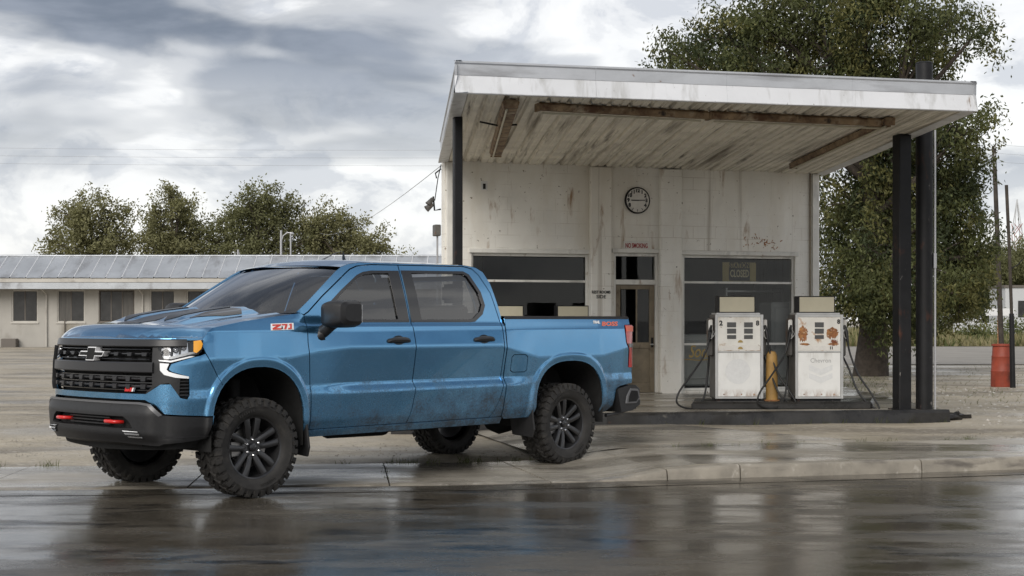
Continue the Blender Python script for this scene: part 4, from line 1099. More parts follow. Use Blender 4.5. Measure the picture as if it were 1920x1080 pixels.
# window trim, panes
def ring(name, outer, hole, mat, extra=.004, step=.05):
    return mirror_panels(name, outer, mat, holes=[hole], lip=.01, extra=extra, step=step)
ring('window_trim', [(.72, 1.432), (.735, 1.53), (.80, 1.592), (.985, 1.715), (1.215, 1.85), (1.30, 1.88), (1.40, 1.894), (1.735, 1.900), (1.69, 1.432)], [(.765, 1.458), (.785, 1.53), (.835, 1.58), (1.0, 1.693), (1.22, 1.825), (1.30, 1.855), (1.40, 1.868), (1.600, 1.874), (1.560, 1.458)], 'gloss_black')
ring('window_trim', [(1.712, 1.432), (1.765, 1.904), (2.57, 1.915), (2.635, 1.885), (2.715, 1.72), (2.72, 1.59), (2.655, 1.505), (2.53, 1.437), (2.47, 1.432)], [(1.845, 1.458), (1.885, 1.882), (2.55, 1.889), (2.60, 1.865), (2.675, 1.715), (2.68, 1.605), (2.63, 1.535), (2.515, 1.468), (2.46, 1.458)], 'gloss_black')
mirror_panels('side_window', shrink(fwin, -.012), 'tint', lip=0, extra=-.012, step=.08)
mirror_panels('side_window', shrink(rwin, -.012), 'tint', lip=0, extra=-.012, step=.08)
# windscreen
pe = [(.455, 1.512), (.60, 1.606), (.80, 1.740), (.98, 1.858), (1.075, 1.906)]
def wsf(u, v, e):
    t = v * (len(pe) - 1); i = min(int(t), len(pe) - 2); fr = t - i
    ex = pe[i][0] + (pe[i + 1][0] - pe[i][0]) * fr; ez = pe[i][1] + (pe[i + 1][1] - pe[i][1]) * fr
    ey = S(ex + XO, ez).y - .012
    cx_, cz_ = .17 + (1.0 - .17) * v, 1.50 + (1.928 - 1.50) * v + .03 * math.sin(math.pi * v)
    k = abs(u) ** 2.2
    p = T(cx_ + (ex - cx_) * k, u * ey, cz_ + (ez - cz_) * k)
    return p
NU, NV = 25, 13
rows = [[wsf(u, v, 0) for u in np.linspace(-1, 1, NU)] for v in np.linspace(0, 1, NV)]
MB().grid(rows).build('windscreen', 'windscreen', truck, smooth=80)
mb = MB()
off = Vector((-.006, 0, -.012))
mb.grid([[wsf(u, v, 0) + off for u in np.linspace(-1, 1, NU)] for v in (.955, .98, 1.0)]); mb.grid([[wsf(u, v, 0) + off for u in np.linspace(-1, 1, NU)] for v in (0, .035, .07)])
for a, b in ((-1, -.955), (.955, 1)): mb.grid([[wsf(u, v, 0) + off for u in (a, b)] for v in np.linspace(.07, .9, 12)])
mb.build('windscreen_band', 'gloss_black', truck, smooth=60)
# roof
def roofz(x, y):
    return 2.008 - .034 * (abs(y) / .71) ** 2.2 - .075 * (1 - sstep(.90, 1.38, x)) ** 1.3 - .05 * sstep(2.55, 2.92, x) - .004 * (1 - sstep(.01, .05, abs(abs(y) - .34))) * sstep(1.3, 1.4, x)
rl = [(1.06, 1.915), (1.16, 1.945), (1.30, 1.962), (1.8, 1.967), (2.60, 1.972), (2.76, 1.955), (2.84, 1.91)]
re_ = [(x, S(x + XO, z).y, z) for x, z in rl]
rx = [1.0 + .0 * 0] + []
rows = []
for q in np.linspace(0, 1, 34):
    xe = 1.06 + (2.84 - 1.06) * q
    ye = float(np.interp(xe, [p[0] for p in re_], [p[1] for p in re_])); ze = float(np.interp(xe, [p[0] for p in re_], [p[2] for p in re_]))
    row = []
    for u in np.linspace(-1, 1, 31):
        x = xe + (-.065 * (1 - q) ** 2 + .05 * q ** 3) * (1 - abs(u) ** 2.2)
        y = u * ye; z = roofz(x, y); k = sstep(.90, 1.0, abs(u)); z = z + (ze + .003 - z) * k
        row.append(T(x, y, z))
    rows.append(row)
MB().grid(rows).build('roof', 'paint', truck, smooth=80)
# cab back
mb = MB()
bk = lambda y, z: T(2.90 - .0 * z, y, z)
ys0 = .95; 
zz0 = [(.95, .75), (.95, 1.45), (.90, 1.50), (.72, 1.88), (-.72, 1.88), (-.90, 1.50), (-.95, 1.45), (-.95, .75)]
outer = zz0; hole = [(-.60, 1.52), (-.55, 1.83), (.55, 1.83), (.60, 1.52)]
panel('cab_back', outer, 'paint', lambda a, b, e: T(2.885 - .12 * sstep(1.5, 1.95, b), a, b), holes=[hole], step=.08, lip=.0)
panel('rear_glass', shrink(hole, -.02), 'tint', lambda a, b, e: T(2.875 - .12 * sstep(1.5, 1.95, b), a, b), step=.1, lip=0)
# hood
def hood_y(x): 
    return S(x + XO, zedge(x)).y if x > -.54 else .9
fr_w = np.linspace(0, 1.165, 26)
fr_pts = []
for w_ in fr_w:
    p = S(w_, 1.306, -.006); fr_pts.append((-p.x, p.y))
FRP = np.array(fr_pts); FRP2 = np.vstack([FRP[::-1] * [1, -1], FRP[1:]])
def hoodz(x, y):
    q_ = np.array([x, y]) - FRP2[:-1]; sg_v = FRP2[1:] - FRP2[:-1]
    tq = np.clip((q_ * sg_v).sum(1) / (sg_v ** 2).sum(1), 0, 1)
    d = float(np.sqrt(((q_ - sg_v * tq[:, None]) ** 2).sum(1)).min())
    ye = hood_y(max(x, -.45)); u = min(1, abs(y) / ye)
    top = zedge(max(x, -.449)) + .030 * (1 - u ** 2)
    near = (1 - min(1, d / .20)) ** 2.6
    z = top - near * (top - 1.306) if x < .1 else top
    a = abs(y)
    dome = .040 * sstep(-.74, -.30, x) * (1 - sstep(.50, .60, a)) * (1 - .5 * sstep(.2, .5, x))
    scoop = .020 * sstep(-.50, -.34, x) * (sstep(.17, .23, a)) * (1 - sstep(.42, .50, a))
    crease = .010 * (1 - sstep(.0, .05, abs(a - .74))) * sstep(-.7, -.45, x)
    return z + dome + scoop + crease
hfn = lambda a, b, e: T(a, b, hoodz(a, b) + e)
side_e = [(x, hood_y(x) - .006) for x in (-.50, -.45, -.38, -.3, -.2, -.1, 0, .1, .2, .3, .40)]
cowl = [(.40 - .20 * (1 - (y / .86) ** 2), y) for y in (.7, .5, .25)]
hp = fr_pts + side_e + cowl
poly = hp + [(.20, 0.0)] + [(a, -b) for a, b in hp[::-1] if b > 1e-6]
hood = panel('hood', poly, 'paint', hfn, step=.03, lip=.015, flip=True, eps=.008)
for sg in (1, -1):
    pl = [(-.46, .30), (-.38, .235), (.14, .225), (.16, .36), (-.1, .385), (-.38, .40)]
    panel('hood_insert', [(a, sg * b) for a, b in pl], 'satin', hfn, parent=hood, step=.03, lip=.008, extra=.006, flip=True, eps=.01)
    pl = [(-.34, .49), (-.16, .445), (.10, .43), (.19, .47), (.13, .565), (-.05, .56), (-.2, .53)]
    panel('hood_vent', [(a, sg * b) for a, b in pl], 'gloss_black', hfn, parent=hood, step=.03, lip=.008, extra=.004, flip=True, eps=.01)
panel('hood_stripe', [(-.62, -.15), (-.62, .15), (.17, .185), (.19, 0), (.17, -.185)], 'satin', hfn, parent=hood, step=.04, lip=.004, extra=.004, flip=True)
panel('cowl', [(.20, -.55), (.18, 0), (.20, .55), (.36, .80), (.45, .86), (.56, .84), (.50, .6), (.38, 0), (.50, -.6), (.56, -.84), (.45, -.86), (.36, -.80)], 'plastic', lambda a, b, e: T(a, b, 1.478 + .01 * (1 - (b / .9) ** 2)), step=.08, lip=.0)
for sg, x0_ in ((1, .0), (-1, .0)):
    MB().tube([T(.36, sg * .55, 1.515), T(.34, sg * .15, 1.545), T(.30, -sg * .12 + .1, 1.545)], .008, 6).build('wiper', 'plastic', truck)

# ---- grille, lamps, bumper
def bar(name, z0, z1, w0, w1, e0, e1, mat, parent=truck, n=40, wave=None):
    """horizontal bar wrapped round the nose: section from e0 (back) to e1 (front)"""
    ws = np.linspace(w0, w1, n)
    rows = [[S(w_, z0 + .004, e0) for w_ in ws], [S(w_, z0 + (wave(w_) if wave else 0), e1 - .006) for w_ in ws], [S(w_, z0 + .008 + (wave(w_) if wave else 0), e1) for w_ in ws], [S(w_, z1 - .008, e1) for w_ in ws], [S(w_, z1, e1 - .006) for w_ in ws], [S(w_, z1 - .004, e0) for w_ in ws]]
    mb = MB(); mb.grid(rows)
    for k in (0, -1): mb.add([r[k] for r in rows], [tuple(range(6))])
    return mb.build(name, mat, parent, smooth=35)
gr = empty('grille'); gr.parent = truck
bar('upper_bar', 1.238, 1.300, -1.03, 1.03, -.05, .010, 'satin', gr)
bar('centre_bar', 1.035, 1.118, -.755, .755, -.05, .016, 'satin', gr)
bar('upper_slat', 1.172, 1.190, -.70, .70, -.05, -.022, 'gloss_black', gr)
bar('upper_slat', 1.212, 1.224, -.70, .70, -.05, -.022, 'gloss_black', gr)
bar('upper_slat', 1.132, 1.146, -.70, .70, -.05, -.022, 'gloss_black', gr)
for zc in (.985, .925):
    bar('lower_slat', zc - .008, zc + .012, -.745, .745, -.05, -.008, 'satin', gr)
for zc in (1.005, .955, .895):
    bar('lower_slat', zc - .004, zc + .004, -.745, .745, -.06, -.03, 'gloss_black', gr)
for k in range(-4, 5):
    for zc, hh in ((.985, .020), (.925, .020), (1.18, .016)):
        w_ = k * .165
        if zc > 1.1 and abs(w_) < .25: continue
        p = [S(w_ + a, zc + b, e) for e in (-.04, .004) for a, b in ((-.022, -hh), (.022, -hh), (.03, hh * .9), (-.03, hh * .9))]
        MB().add(p, [(0, 1, 2, 3), (4, 5, 6, 7), (0, 1, 5, 4), (1, 2, 6, 5), (2, 3, 7, 6), (3, 0, 4, 7)]).build('grille_tab', 'satin', gr, bevel=.003)
for sg in (1, -1):       # grille end frames
    pl = [(.70, .868), (.775, .925), (.84, .95), (.885, .955), (.965, .85), (.975, .99), (.85, 1.06), (.835, 1.15), (.78, 1.235), (.735, 1.235), (.745, .93), (.68, .872)]
    panel('grille_frame', [(sg * a, b) for a, b in pl], 'plastic', fw_, parent=gr, step=.03, lip=.03, extra=-.004, flip=(sg < 0))
# emblem: cross-shaped bowtie, dark face with a bright rim
def bow(k, e0, e1, mat, name, par, c0=(0.0, 1.178), sc=1.0, fn=None):
    P_ = [(-.175, -.018), (-.058, -.018), (-.064, -.048), (.050, -.048), (.055, -.018), (.150, -.018), (.175, .018), (.058, .018), (.064, .048), (-.050, .048), (-.055, .018), (-.150, .018)]
    P_ = [(a * sc * 1.1, b * sc * 1.15) for a, b in P_]
    if k:
        q = []
        for i, p in enumerate(P_):
            a, b, c_ = np.array(P_[i - 1]), np.array(p), np.array(P_[(i + 1) % 12])
            d1, d2 = (b - a) / np.linalg.norm(b - a), (c_ - b) / np.linalg.norm(c_ - b)
            n1, n2 = np.array((-d1[1], d1[0])), np.array((-d2[1], d2[0])); m = n1 + n2; m = m / max(.3, (m @ n1)) 
            q.append(tuple(b + m * k * sc))
        P_ = q
    f_ = fn or (lambda a, b, d: S(c0[0] + a, c0[1] + b, d))
    mb = MB(); mb.prism(P_, f_, e0, e1)
    return mb.build(name, mat, par)
em = bow(0, -.04, .018, 'bright_trim', 'emblem', gr)
bow(.0085, .0182, .022, 'void', 'emblem_face', gr)
for wa, wb, m_ in ((.455, .505, 'red'), (.51, .535, 'red'), (.538, .552, 'decal_white')):
    MB().add([S(a, b, e) for e in (-.02, .0) for a, b in ((wa, .885), (wb, .885), (wb + .012, .915), (wa + .012, .915))], [(0, 1, 2, 3), (4, 5, 6, 7), (0, 1, 5, 4), (1, 2, 6, 5), (2, 3, 7, 6), (3, 0, 4, 7)]).build('badge_stroke', m_, gr)
# headlamps
for sg in (1, -1):
    sp_ = lambda pl: [(sg * a, b) for a, b in pl]
    hl_out = [(.735, 1.232), (.86, 1.240), (1.06, 1.292), (1.165, 1.304), (1.178, 1.27), (1.165, 1.222), (1.125, 1.180), (1.05, 1.165), (.90, 1.128), (.80, 1.135), (.755, 1.175)]
    hl = panel('headlamp', sp_(hl_out), 'plastic', fw_, step=.03, lip=.02, extra=-.055, flip=(sg < 0))
    def lp(name, pl, mat, ex, lip=.008): return panel(name, sp_(pl), mat, fw_, parent=hl, step=.02, lip=lip, extra=ex, flip=(sg < 0), eps=.006)
    lp('reflector', [(.77, 1.222), (.86, 1.228), (1.045, 1.272), (1.05, 1.195), (.90, 1.155), (.80, 1.165)], 'lamp_silver', -.047)
    for wc, zc, r_ in ((.845, 1.193, .030), (.935, 1.215, .026), (1.005, 1.232, .024)):
        o_ = S(sg * wc, zc, -.040); n_ = (S(sg * wc, zc, .1) - S(sg * wc, zc, 0)).normalized()
        Mx = Matrix.Translation(o_) @ n_.to_track_quat('Z', 'Y').to_matrix().to_4x4()
        MB().lathe([(r_, -.01), (r_, .014), (r_ * .88, .020), (r_ * .80, .012)], 20, Mx).build('lamp_bezel', 'chrome', hl, smooth=50)
        MB().lathe([(r_ * .79, .004), (r_ * .6, .018), (r_ * .3, .026), (0, .028)], 20, Mx).build('projector_lens', 'gloss_black' if wc < .9 else 'lamp_silver', hl, smooth=60)
    for a_, b_ in ((.885, .905), (.962, .978)): lp('lamp_divider', [(a_, 1.165), (b_, 1.168), (b_ + .01, 1.24), (a_ + .005, 1.235)], 'plastic', -.034)
    lp('amber_marker', [(1.085, 1.285), (1.145, 1.292), (1.160, 1.262), (1.145, 1.222), (1.105, 1.190), (1.082, 1.20)], 'amber', -.002, .02)
    lp('chrome_blade', [(.775, 1.168), (.80, 1.150), (.90, 1.143), (1.06, 1.180), (1.115, 1.192), (1.12, 1.200), (1.05, 1.197), (.90, 1.163), (.80, 1.172)], 'drl', -.018, .02)
    lp('lens_cover', hl_out, 'lens', -.006, .0)
    drl = panel('running_light', sp_([(.805, 1.128), (.90, 1.118), (1.065, 1.158), (1.09, 1.166), (1.05, 1.166), (.90, 1.132), (.80, 1.138)]), 'drl', fw_, step=.02, lip=.02, extra=.004, flip=(sg < 0))
    panel('running_light', sp_([(.812, 1.112), (.888, 1.108), (.868, 1.062), (.885, 1.045), (.955, 1.025), (1.042, 1.006), (1.042, .990), (.94, .998), (.85, 1.020), (.815, 1.055)]), 'drl', fw_, step=.02, lip=.02, extra=.004, flip=(sg < 0))
    vt = panel('side_vent', sp_([(.90, .998), (1.046, .985), (1.048, .862), (1.028, .828), (.978, .842), (.93, .92)]), 'void', fw_, step=.03, lip=.0, extra=-.03, flip=(sg < 0))
    for zc in (.965, .938, .911, .884, .857):
        wa = .905 + max(0, (.94 - zc)) * .62
        bar('vent_slat', zc - .006, zc + .008, sg * (wa + .012), sg * 1.043, -.028, -.006, 'plastic', vt, n=8)
# front bumper
bp_half = [(0, .800), (.66, .800), (.745, .788), (.835, .700), (1.19, .678), (1.235, .678), (1.225, .60), (1.20, .512), (1.10, .495), (.84, .475), (.80, .46), (.40, .475), (0, .478)]
bph = [(0, .690), (.50, .690), (.56, .655), (.60, .600), (.50, .595), (0, .595)]
def bump_fn(a, b, e):
    k = 1 - sstep(.62, .86, abs(a)) * .0
    prow = .045 * (1 - sstep(.72, .88, abs(a))) * sstep(.47, .56, b) * (1 - .55 * sstep(.70, .80, b)) + .018
    return S(a, b, e + prow)
mirr = lambda h: h + [(-a, b) for a, b in h[::-1] if a > 0]
bumper = panel('front_bumper', mirr(bp_half), 'plastic', bump_fn, holes=[mirr(bph)], step=.028, lip=.05, eps=.012)
panel('bumper_intake', mirr([(0, .695), (.51, .695), (.61, .60), (.5, .59), (0, .59)]), 'void', bump_fn, parent=bumper, step=.05, lip=0, extra=-.07)
for zc in (.665, .640, .615):
    ws = np.linspace(-.30, .30, 14)
    MB().grid([[bump_fn(w_, zc + d, e) for w_ in ws] for d, e in ((0, -.05), (0, -.03), (.010, -.03), (.010, -.05))]).build('intake_slat', 'plastic', bumper)
panel('bumper_edge', mirr([(0, .806), (.655, .806), (.755, .792), (.842, .706), (.815, .694), (.73, .778), (.65, .788), (0, .789)]), 'bumper_trim', bump_fn, parent=bumper, step=.025, lip=.012, extra=.006)
for sg in (1, -1):
    fp = [(sg * .66, .755), (sg * .745, .770), (sg * .835, .685), (sg * .815, .655)]
    fg = panel('fog_lamp', [(sg * a, b) for a, b in ((.475, .585), (.655, .578), (.70, .512), (.545, .515))], 'void', bump_fn, step=.03, lip=.0, extra=.003, flip=(sg < 0))
    for z_a, z_b, m_ in ((.578, .570, 'drl'), (.560, .545, 'lamp_silver'), (.532, .522, 'lamp_silver')):
        wa = .49 + (.58 - z_a) * 1.0; wb = .645 + (.58 - z_a) * .65
        panel('fog_strip', [(sg * a, b) for a, b in ((wa, z_a), (wb, z_a - .004), (wb + .01, z_b), (wa + .012, z_b))], m_, bump_fn, parent=fg, step=.03, lip=.008, extra=.008, flip=(sg < 0))
    # red recovery hook
    p0 = bump_fn(sg * .30, .642, -.05); p1 = bump_fn(sg * .30, .646, .015); p2 = bump_fn(sg * .44, .644, .012); p3 = bump_fn(sg * .44, .640, -.05)
    MB().tube([p0, p1, p1.lerp(p2, .15) + Vector((.012, 0, 0)), p1.lerp(p2, .85) + Vector((.012, 0, 0)), p2, p3], .015, 10).build('tow_hook', 'red', bumper, smooth=60)
    MB().grid([[bump_fn(sg * w_, z, .010) for w_ in (.855, 1.0, 1.12, 1.215)] for z in (.535, .527)]).build('bumper_crease', 'satin', bumper)
panel('skid_plate', mirr([(0, .49), (.55, .485), (.62, .47), (.50, .42), (0, .41)]), 'plastic', lambda a, b, e: S(a, b, .02 - (.49 - b) * 1.6), step=.06, lip=.01)
panel('air_dam', mirr([(0, .475), (.82, .475), (1.15, .50), (1.19, .505), (1.16, .435), (.82, .425), (0, .40)]), 'void', fw_, step=.06, lip=.01, extra=-.05)

# ---- badges on the flanks
def fl(a, b, e): return S(a + XO, b, e)
for sg in (1, -1):
    ff = fside(sg); par = fends[0] if sg > 0 else fends[1]; bpar = beds[0] if sg > 0 else beds[1]
    X0, Z0, LX = .115, 1.365, .255
    def q4(name, P_, m_, e, parent):
        if sg < 0: P_ = [(2 * (X0 + LX / 2) - a, b) if parent is par else (2 * 4.43 - a, b) for a, b in P_]
        mb = MB(); mb.prism(P_, lambda a, b, d: ff(a, b, d), .001, e); mb.build(name, m_, parent)
    q4('badge_plate', [(X0, Z0), (X0 + LX - .02, Z0 + .006), (X0 + LX, Z0 + .062), (X0 + .02, Z0 + .056)], 'decal_white', .006, par)
    q4('badge_letter', [(X0 + .018, Z0 + .006), (X0 + .105, Z0 + .008), (X0 + .11, Z0 + .020), (X0 + .055, Z0 + .019), (X0 + .115, Z0 + .042), (X0 + .12, Z0 + .052), (X0 + .03, Z0 + .050), (X0 + .026, Z0 + .038), (X0 + .07, Z0 + .040), (X0 + .018, Z0 + .018)], 'decal_red', .009, par)
    q4('badge_letter', [(X0 + .125, Z0 + .042), (X0 + .128, Z0 + .053), (X0 + .185, Z0 + .054), (X0 + .182, Z0 + .046), (X0 + .155, Z0 + .010), (X0 + .135, Z0 + .010), (X0 + .160, Z0 + .043)], 'decal_red', .009, par)
    q4('badge_letter', [(X0 + .178, Z0 + .010), (X0 + .215, Z0 + .012), (X0 + .232, Z0 + .056), (X0 + .215, Z0 + .056), (X0 + .195, Z0 + .044), (X0 + .212, Z0 + .045), (X0 + .202, Z0 + .022), (X0 + .180, Z0 + .021)], 'decal_red', .009, par)
    q4('badge_letter', [(X0 + .108, Z0 + .012), (X0 + .122, Z0 + .012), (X0 + .128, Z0 + .034), (X0 + .118, Z0 + .034)], 'gloss_black', .0095, par)
    # bed decal lettering
    for txt, xa, za, size, wd_, m_ in (('TRAIL', 4.275, 1.428, .036, .11, 'decal_white'), ('BOSS', 4.485, 1.410, .058, .28, 'decal_orange')):
        o = text_mesh('decal', txt, size, m_, bpar, Matrix.Identity(4), .0006, width=wd_, bold=.0025, shear=.25)
        me = o.data
        for v in me.vertices:
            xx = xa + v.co.x * (1 if sg > 0 else -1); v.co = ff(xx, za + v.co.y, .003 + v.co.z)
        me.update()
# ---- door handles, mirrors
for sg in (1, -1):
    ff = fside(sg)
    for (x_, dpar) in ((1.515, fd), (2.60, rd)):
        dp = dpar[0] if sg > 0 else dpar[1]
        zc = 1.272
        cup = [(x_ + .07 * math.cos(a), zc + .042 * math.sin(a)) for a in np.linspace(0, 2 * math.pi, 17)[:-1]]
        panel('handle_cup', cup, 'gloss_black', ff, parent=dp, step=.03, lip=0, extra=.003, flip=(sg < 0))
        pts = [ff(x_ + t_, zc + .004 - .012 * abs(t_ / .13) ** 3, .006 + .040 * max(0, 1 - abs(t_ / .135) ** 4)) for t_ in np.linspace(-.135, .135, 13)]
        rows = []
        for p, t_ in zip(pts, np.linspace(-1, 1, 13)):
            hh = .024 * (1 - .35 * abs(t_) ** 3); n_ = Vector((0, sg, 0))
            rows.append([p + Vector((0, 0, -hh)) - n_ * .014, p + Vector((0, 0, -hh * .8)), p + n_ * .010, p + Vector((0, 0, hh * .8)), p + Vector((0, 0, hh)) - n_ * .014])
        mb = MB(); mb.grid(rows); mb.add(rows[0], [(0, 1, 2, 3, 4)]); mb.add(rows[-1], [(0, 1, 2, 3, 4)])
        mb.build('door_handle', 'satin', dp, smooth=50)
    # mirror
    dp = fd[0] if sg > 0 else fd[1]
    def mp(x, y, z): return T(x, sg * y, z)
    mb = MB(); secs = []
    for y_, x0_, x1_, z0_, z1_ in ((1.02, .62, .80, 1.42, 1.565), (1.05, .585, .825, 1.395, 1.60), (1.12, .57, .835, 1.385, 1.612), (1.22, .58, .835, 1.39, 1.615), (1.285, .60, .832, 1.41, 1.605), (1.305, .64, .82, 1.44, 1.585)):
        r_ = .045; pr = []
        for cx_, cz_, a0 in ((x1_ - r_ * .5, z1_ - r_, 0), (x0_ + r_ * 1.6, z1_ - r_, 90), (x0_ + r_ * 1.6, z0_ + r_, 180), (x1_ - r_ * .5, z0_ + r_, 270)):
            for k in (0, 30, 60, 90):
                a = R(a0 + k); rx_ = r_ * (.5 if a0 in (0, 270) else 1.6)
                pr.append(mp(cx_ + rx_ * math.cos(a), y_, cz_ + r_ * math.sin(a)))
        secs.append(pr + [pr[0]])
    mb.grid(secs); mb.add(secs[0][:-1], [tuple(range(16))]); mb.add(secs[-1][:-1], [tuple(range(16))])
    mir = mb.build('door_mirror', 'plastic', truck, smooth=40)
    pl = [(1.045, 1.42), (1.045, 1.585), (1.22, 1.60), (1.285, 1.58), (1.285, 1.43), (1.22, 1.405)]
    MB().prism(pl, lambda a, b, d: mp(d, a, b), .836, .839).build('mirror_glass', 'chrome', mir)
    MB().tube([mp(.66, .93, 1.335), mp(.67, .99, 1.36), mp(.69, 1.06, 1.41), mp(.70, 1.10, 1.44)], [.062, .055, .050, .055], 12).build('mirror_arm', 'plastic', mir, smooth=60)
    MB().tube([mp(.62, .945, 1.30), mp(.66, .965, 1.33)], [.05, .06], 12).build('mirror_foot', 'plastic', mir, smooth=60)

# ---- bed, tailgate, rear lamps, rear bumper
MB().prism([(2.92, 1.06), (4.80, 1.06), (4.80, 1.08), (2.92, 1.08)], lambda a, b, d: T(a, d, b), -.79, .79).build('bed_floor', 'plastic', truck)
MB().prism([(2.92, 1.082), (2.96, 1.082), (2.96, 1.46), (2.92, 1.46)], lambda a, b, d: T(a, d, b), -.90, .90).build('bed_front', 'paint', truck)
for sg in (1, -1):
    MB().prism([(.80, 1.082), (.86, 1.082), (.90, 1.45), (.84, 1.45)], lambda a, b, d: T(d, sg * a, b), 2.97, 4.78).build('bed_liner', 'plastic', truck)
    xs_ = np.linspace(2.915, 4.845, 30)
    rows = [[S(sg * (x_ + XO), 1.462, .006) for x_ in xs_], [S(sg * (x_ + XO), 1.484, .004) for x_ in xs_], [S(sg * (x_ + XO), 1.490, -.01) for x_ in xs_], [S(sg * (x_ + XO), 1.490, -.10) for x_ in xs_], [S(sg * (x_ + XO), 1.45, -.11) for x_ in xs_]]
    MB().grid(rows).build('rail_cap', 'plastic', truck, smooth=50)
tgm = MB().prism([(4.80, .80), (4.875, .80), (4.885, 1.35), (4.91, 1.44), (4.84, 1.475), (4.80, 1.47)], lambda a, b, d: T(a, d, b), -.80, .80).build('tailgate', 'paint', truck, bevel=.012)
text_mesh('lettering', 'CHEVROLET', .16, 'plastic', tgm, Matrix.Translation(T(4.882, 0, 1.12)) @ Matrix.Rotation(R(-90), 4, 'Z') @ VX, .004, width=1.15)
for sg in (1, -1):
    mb = MB(); rows = []
    def tl(z):
        b = .742 if z > 1.2 else .80 - .0
        b = float(np.interp(z, [.95, 1.15, 1.22, 1.40], [.80, .785, .745, .742]))
        a = S(sg * (4.0 + b + XO), z, .006); p1 = T(4.845, sg * .972, z); p2 = T(4.893, sg * .94, z); p3 = T(4.900, sg * .85, z); p4 = T(4.885, sg * .81, z)
        return [a, p1, p2, p3, p4]
    tl_ = MB().grid([tl(z) for z in np.linspace(.955, 1.398, 16)]).build('tail_lamp', 'red_lens', truck, smooth=60)
    MB().grid([[p + Vector((-.004, sg * .004, 0)) for p in tl(z)[:4]] for z in (1.165, 1.185, 1.205)]).build('lamp_band', 'gloss_black', tl_, smooth=60)
    MB().grid([[p + Vector((-.004, sg * .004, 0)) for p in tl(z)[:3]] for z in (1.33, 1.36, 1.385)]).build('lamp_glint', 'decal_orange', tl_, smooth=60)
    # body corner under the lamp
    MB().grid([[S(sg * (4.868 + XO), z, 0), T(4.893, sg * .93, z), T(4.90, sg * .82, z)] for z in (.79, .87, .95)]).build('bed_corner', 'paint', truck, smooth=60)
prof = [(4.60, .735), (4.86, .770), (4.95, .765), (5.02, .72), (5.00, .62), (5.03, .60), (5.02, .555), (4.90, .50), (4.66, .49), (4.63, .60)]
rb = MB(); secs = []
for y_, dx in ((-.98, -.06), (-.955, -.02), (-.90, 0.0), (-.5, .02), (0, .03), (.5, .02), (.90, 0.0), (.955, -.02), (.98, -.06)):
    secs.append([T(x_ + (dx if x_ > 4.8 else 0), y_, z_) for x_, z_ in prof] + [T(prof[0][0], y_, prof[0][1])])
rb.grid(secs); rb.add(secs[0][:-1], [tuple(range(10))]); rb.add(secs[-1][:-1], [tuple(range(10))])
rbo = rb.build('rear_bumper', 'plastic', truck, smooth=30)
for sg in (1, -1):
    MB().prism([(4.72, .575), (4.90, .575), (4.96, .63), (4.93, .725), (4.80, .735), (4.74, .66)], lambda a, b, d: T(a, sg * d, b), .972, .992).build('corner_step', 'bumper_trim', rbo, bevel=.006)
    MB().prism([(4.76, .595), (4.89, .595), (4.93, .635), (4.91, .705), (4.81, .712), (4.77, .65)], lambda a, b, d: T(a, sg * d, b), .985, .995).build('step_pocket', 'void', rbo)
    MB().tube([T(4.50, sg * .90, .46), T(4.66, sg * .91, .475), T(4.95, sg * .93, .525)], [.02, .018, .016], 8).build('lower_valance', 'satin', rbo, smooth=50)
# mud flaps
for sg in (1, -1):
    for x_, z0_, z1_ in ((.485, .30, .62), (3.285, .30, .60)):
        MB().prism([(.66, z1_), (.985, z1_), (.995, z0_ + .08), (.96, z0_), (.69, z0_ + .02)], lambda a, b, d: T(d + (z1_ - b) * .10, sg * a, b), x_ - .01, x_ + .012).build('mud_flap', 'plastic', truck, bevel=.006)
# roof fin aerial
fin = [(-.16, 0), (-.07, .040), (.02, .078), (.09, .098), (.115, .09), (.12, .03), (.14, 0)]
mb = MB()
mb.grid([[T(1.60 + a, y_ * (1 - b / .11 * .9), roofz(1.6 + a, 0) - .006 + b) for a, b in fin] for y_ in (-.03, -.012, 0, .012, .03)])
mb.build('roof_aerial', 'satin', truck, smooth=60)

# ---- underbody
mb = MB()
for sg in (1, -1): mb.box((-4.6, sg * .48 - .05, .47), (.55, sg * .48 + .05, .62))
for x_ in (.25, 1.4, 2.6, 4.3): mb.box((-x_ - .06, -.48, .48), (-x_ + .06, .48, .60))
mb.build('chassis_frame', 'void', truck, bevel=.01)
MB().box((-2.9, -.85, .60), (-.5, .85, .66)).build('floor_pan', 'void', truck)
MB().box((-.40, -.42, .50), (.80, .42, 1.2)).build('engine_block', 'void', truck, bevel=.05)
MB().tube([T(1.7, -.22, .46), T(2.4, -.22, .45)], [.14, .14], 14).build('muffler', 'void', truck, smooth=40)
MB().tube([T(.8, -.2, .47), T(1.7, -.22, .46), T(2.4, -.22, .45), T(3.2, -.35, .50), T(4.6, -.62, .48)], .035, 10).build('exhaust_pipe', 'disc', truck, smooth=50)
MB().tube([T(1.2, 0, .46), T(3.6, 0, .42)], .045, 10).build('prop_shaft', 'void', truck, smooth=50)
MB().box((-2.75, .15, .40), (-1.75, .42, .60)).build('fuel_tank', 'void', truck, bevel=.05)
mb = MB(); mb.tube([T(3.85, -.75, .405), T(3.85, -.2, .405), T(3.85, -.12, .405), T(3.85, 0, .405), T(3.85, .12, .405), T(3.85, .2, .405), T(3.85, .75, .405)], [.05, .05, .12, .15, .12, .05, .05], 14)
mb.build('rear_axle', 'void', truck, smooth=50)
MB().tube([T(0, -.75, .405), T(0, -.3, .43), T(0, .3, .43), T(0, .75, .405)], [.045, .05, .05, .045], 12).build('front_axle', 'void', truck, smooth=50)
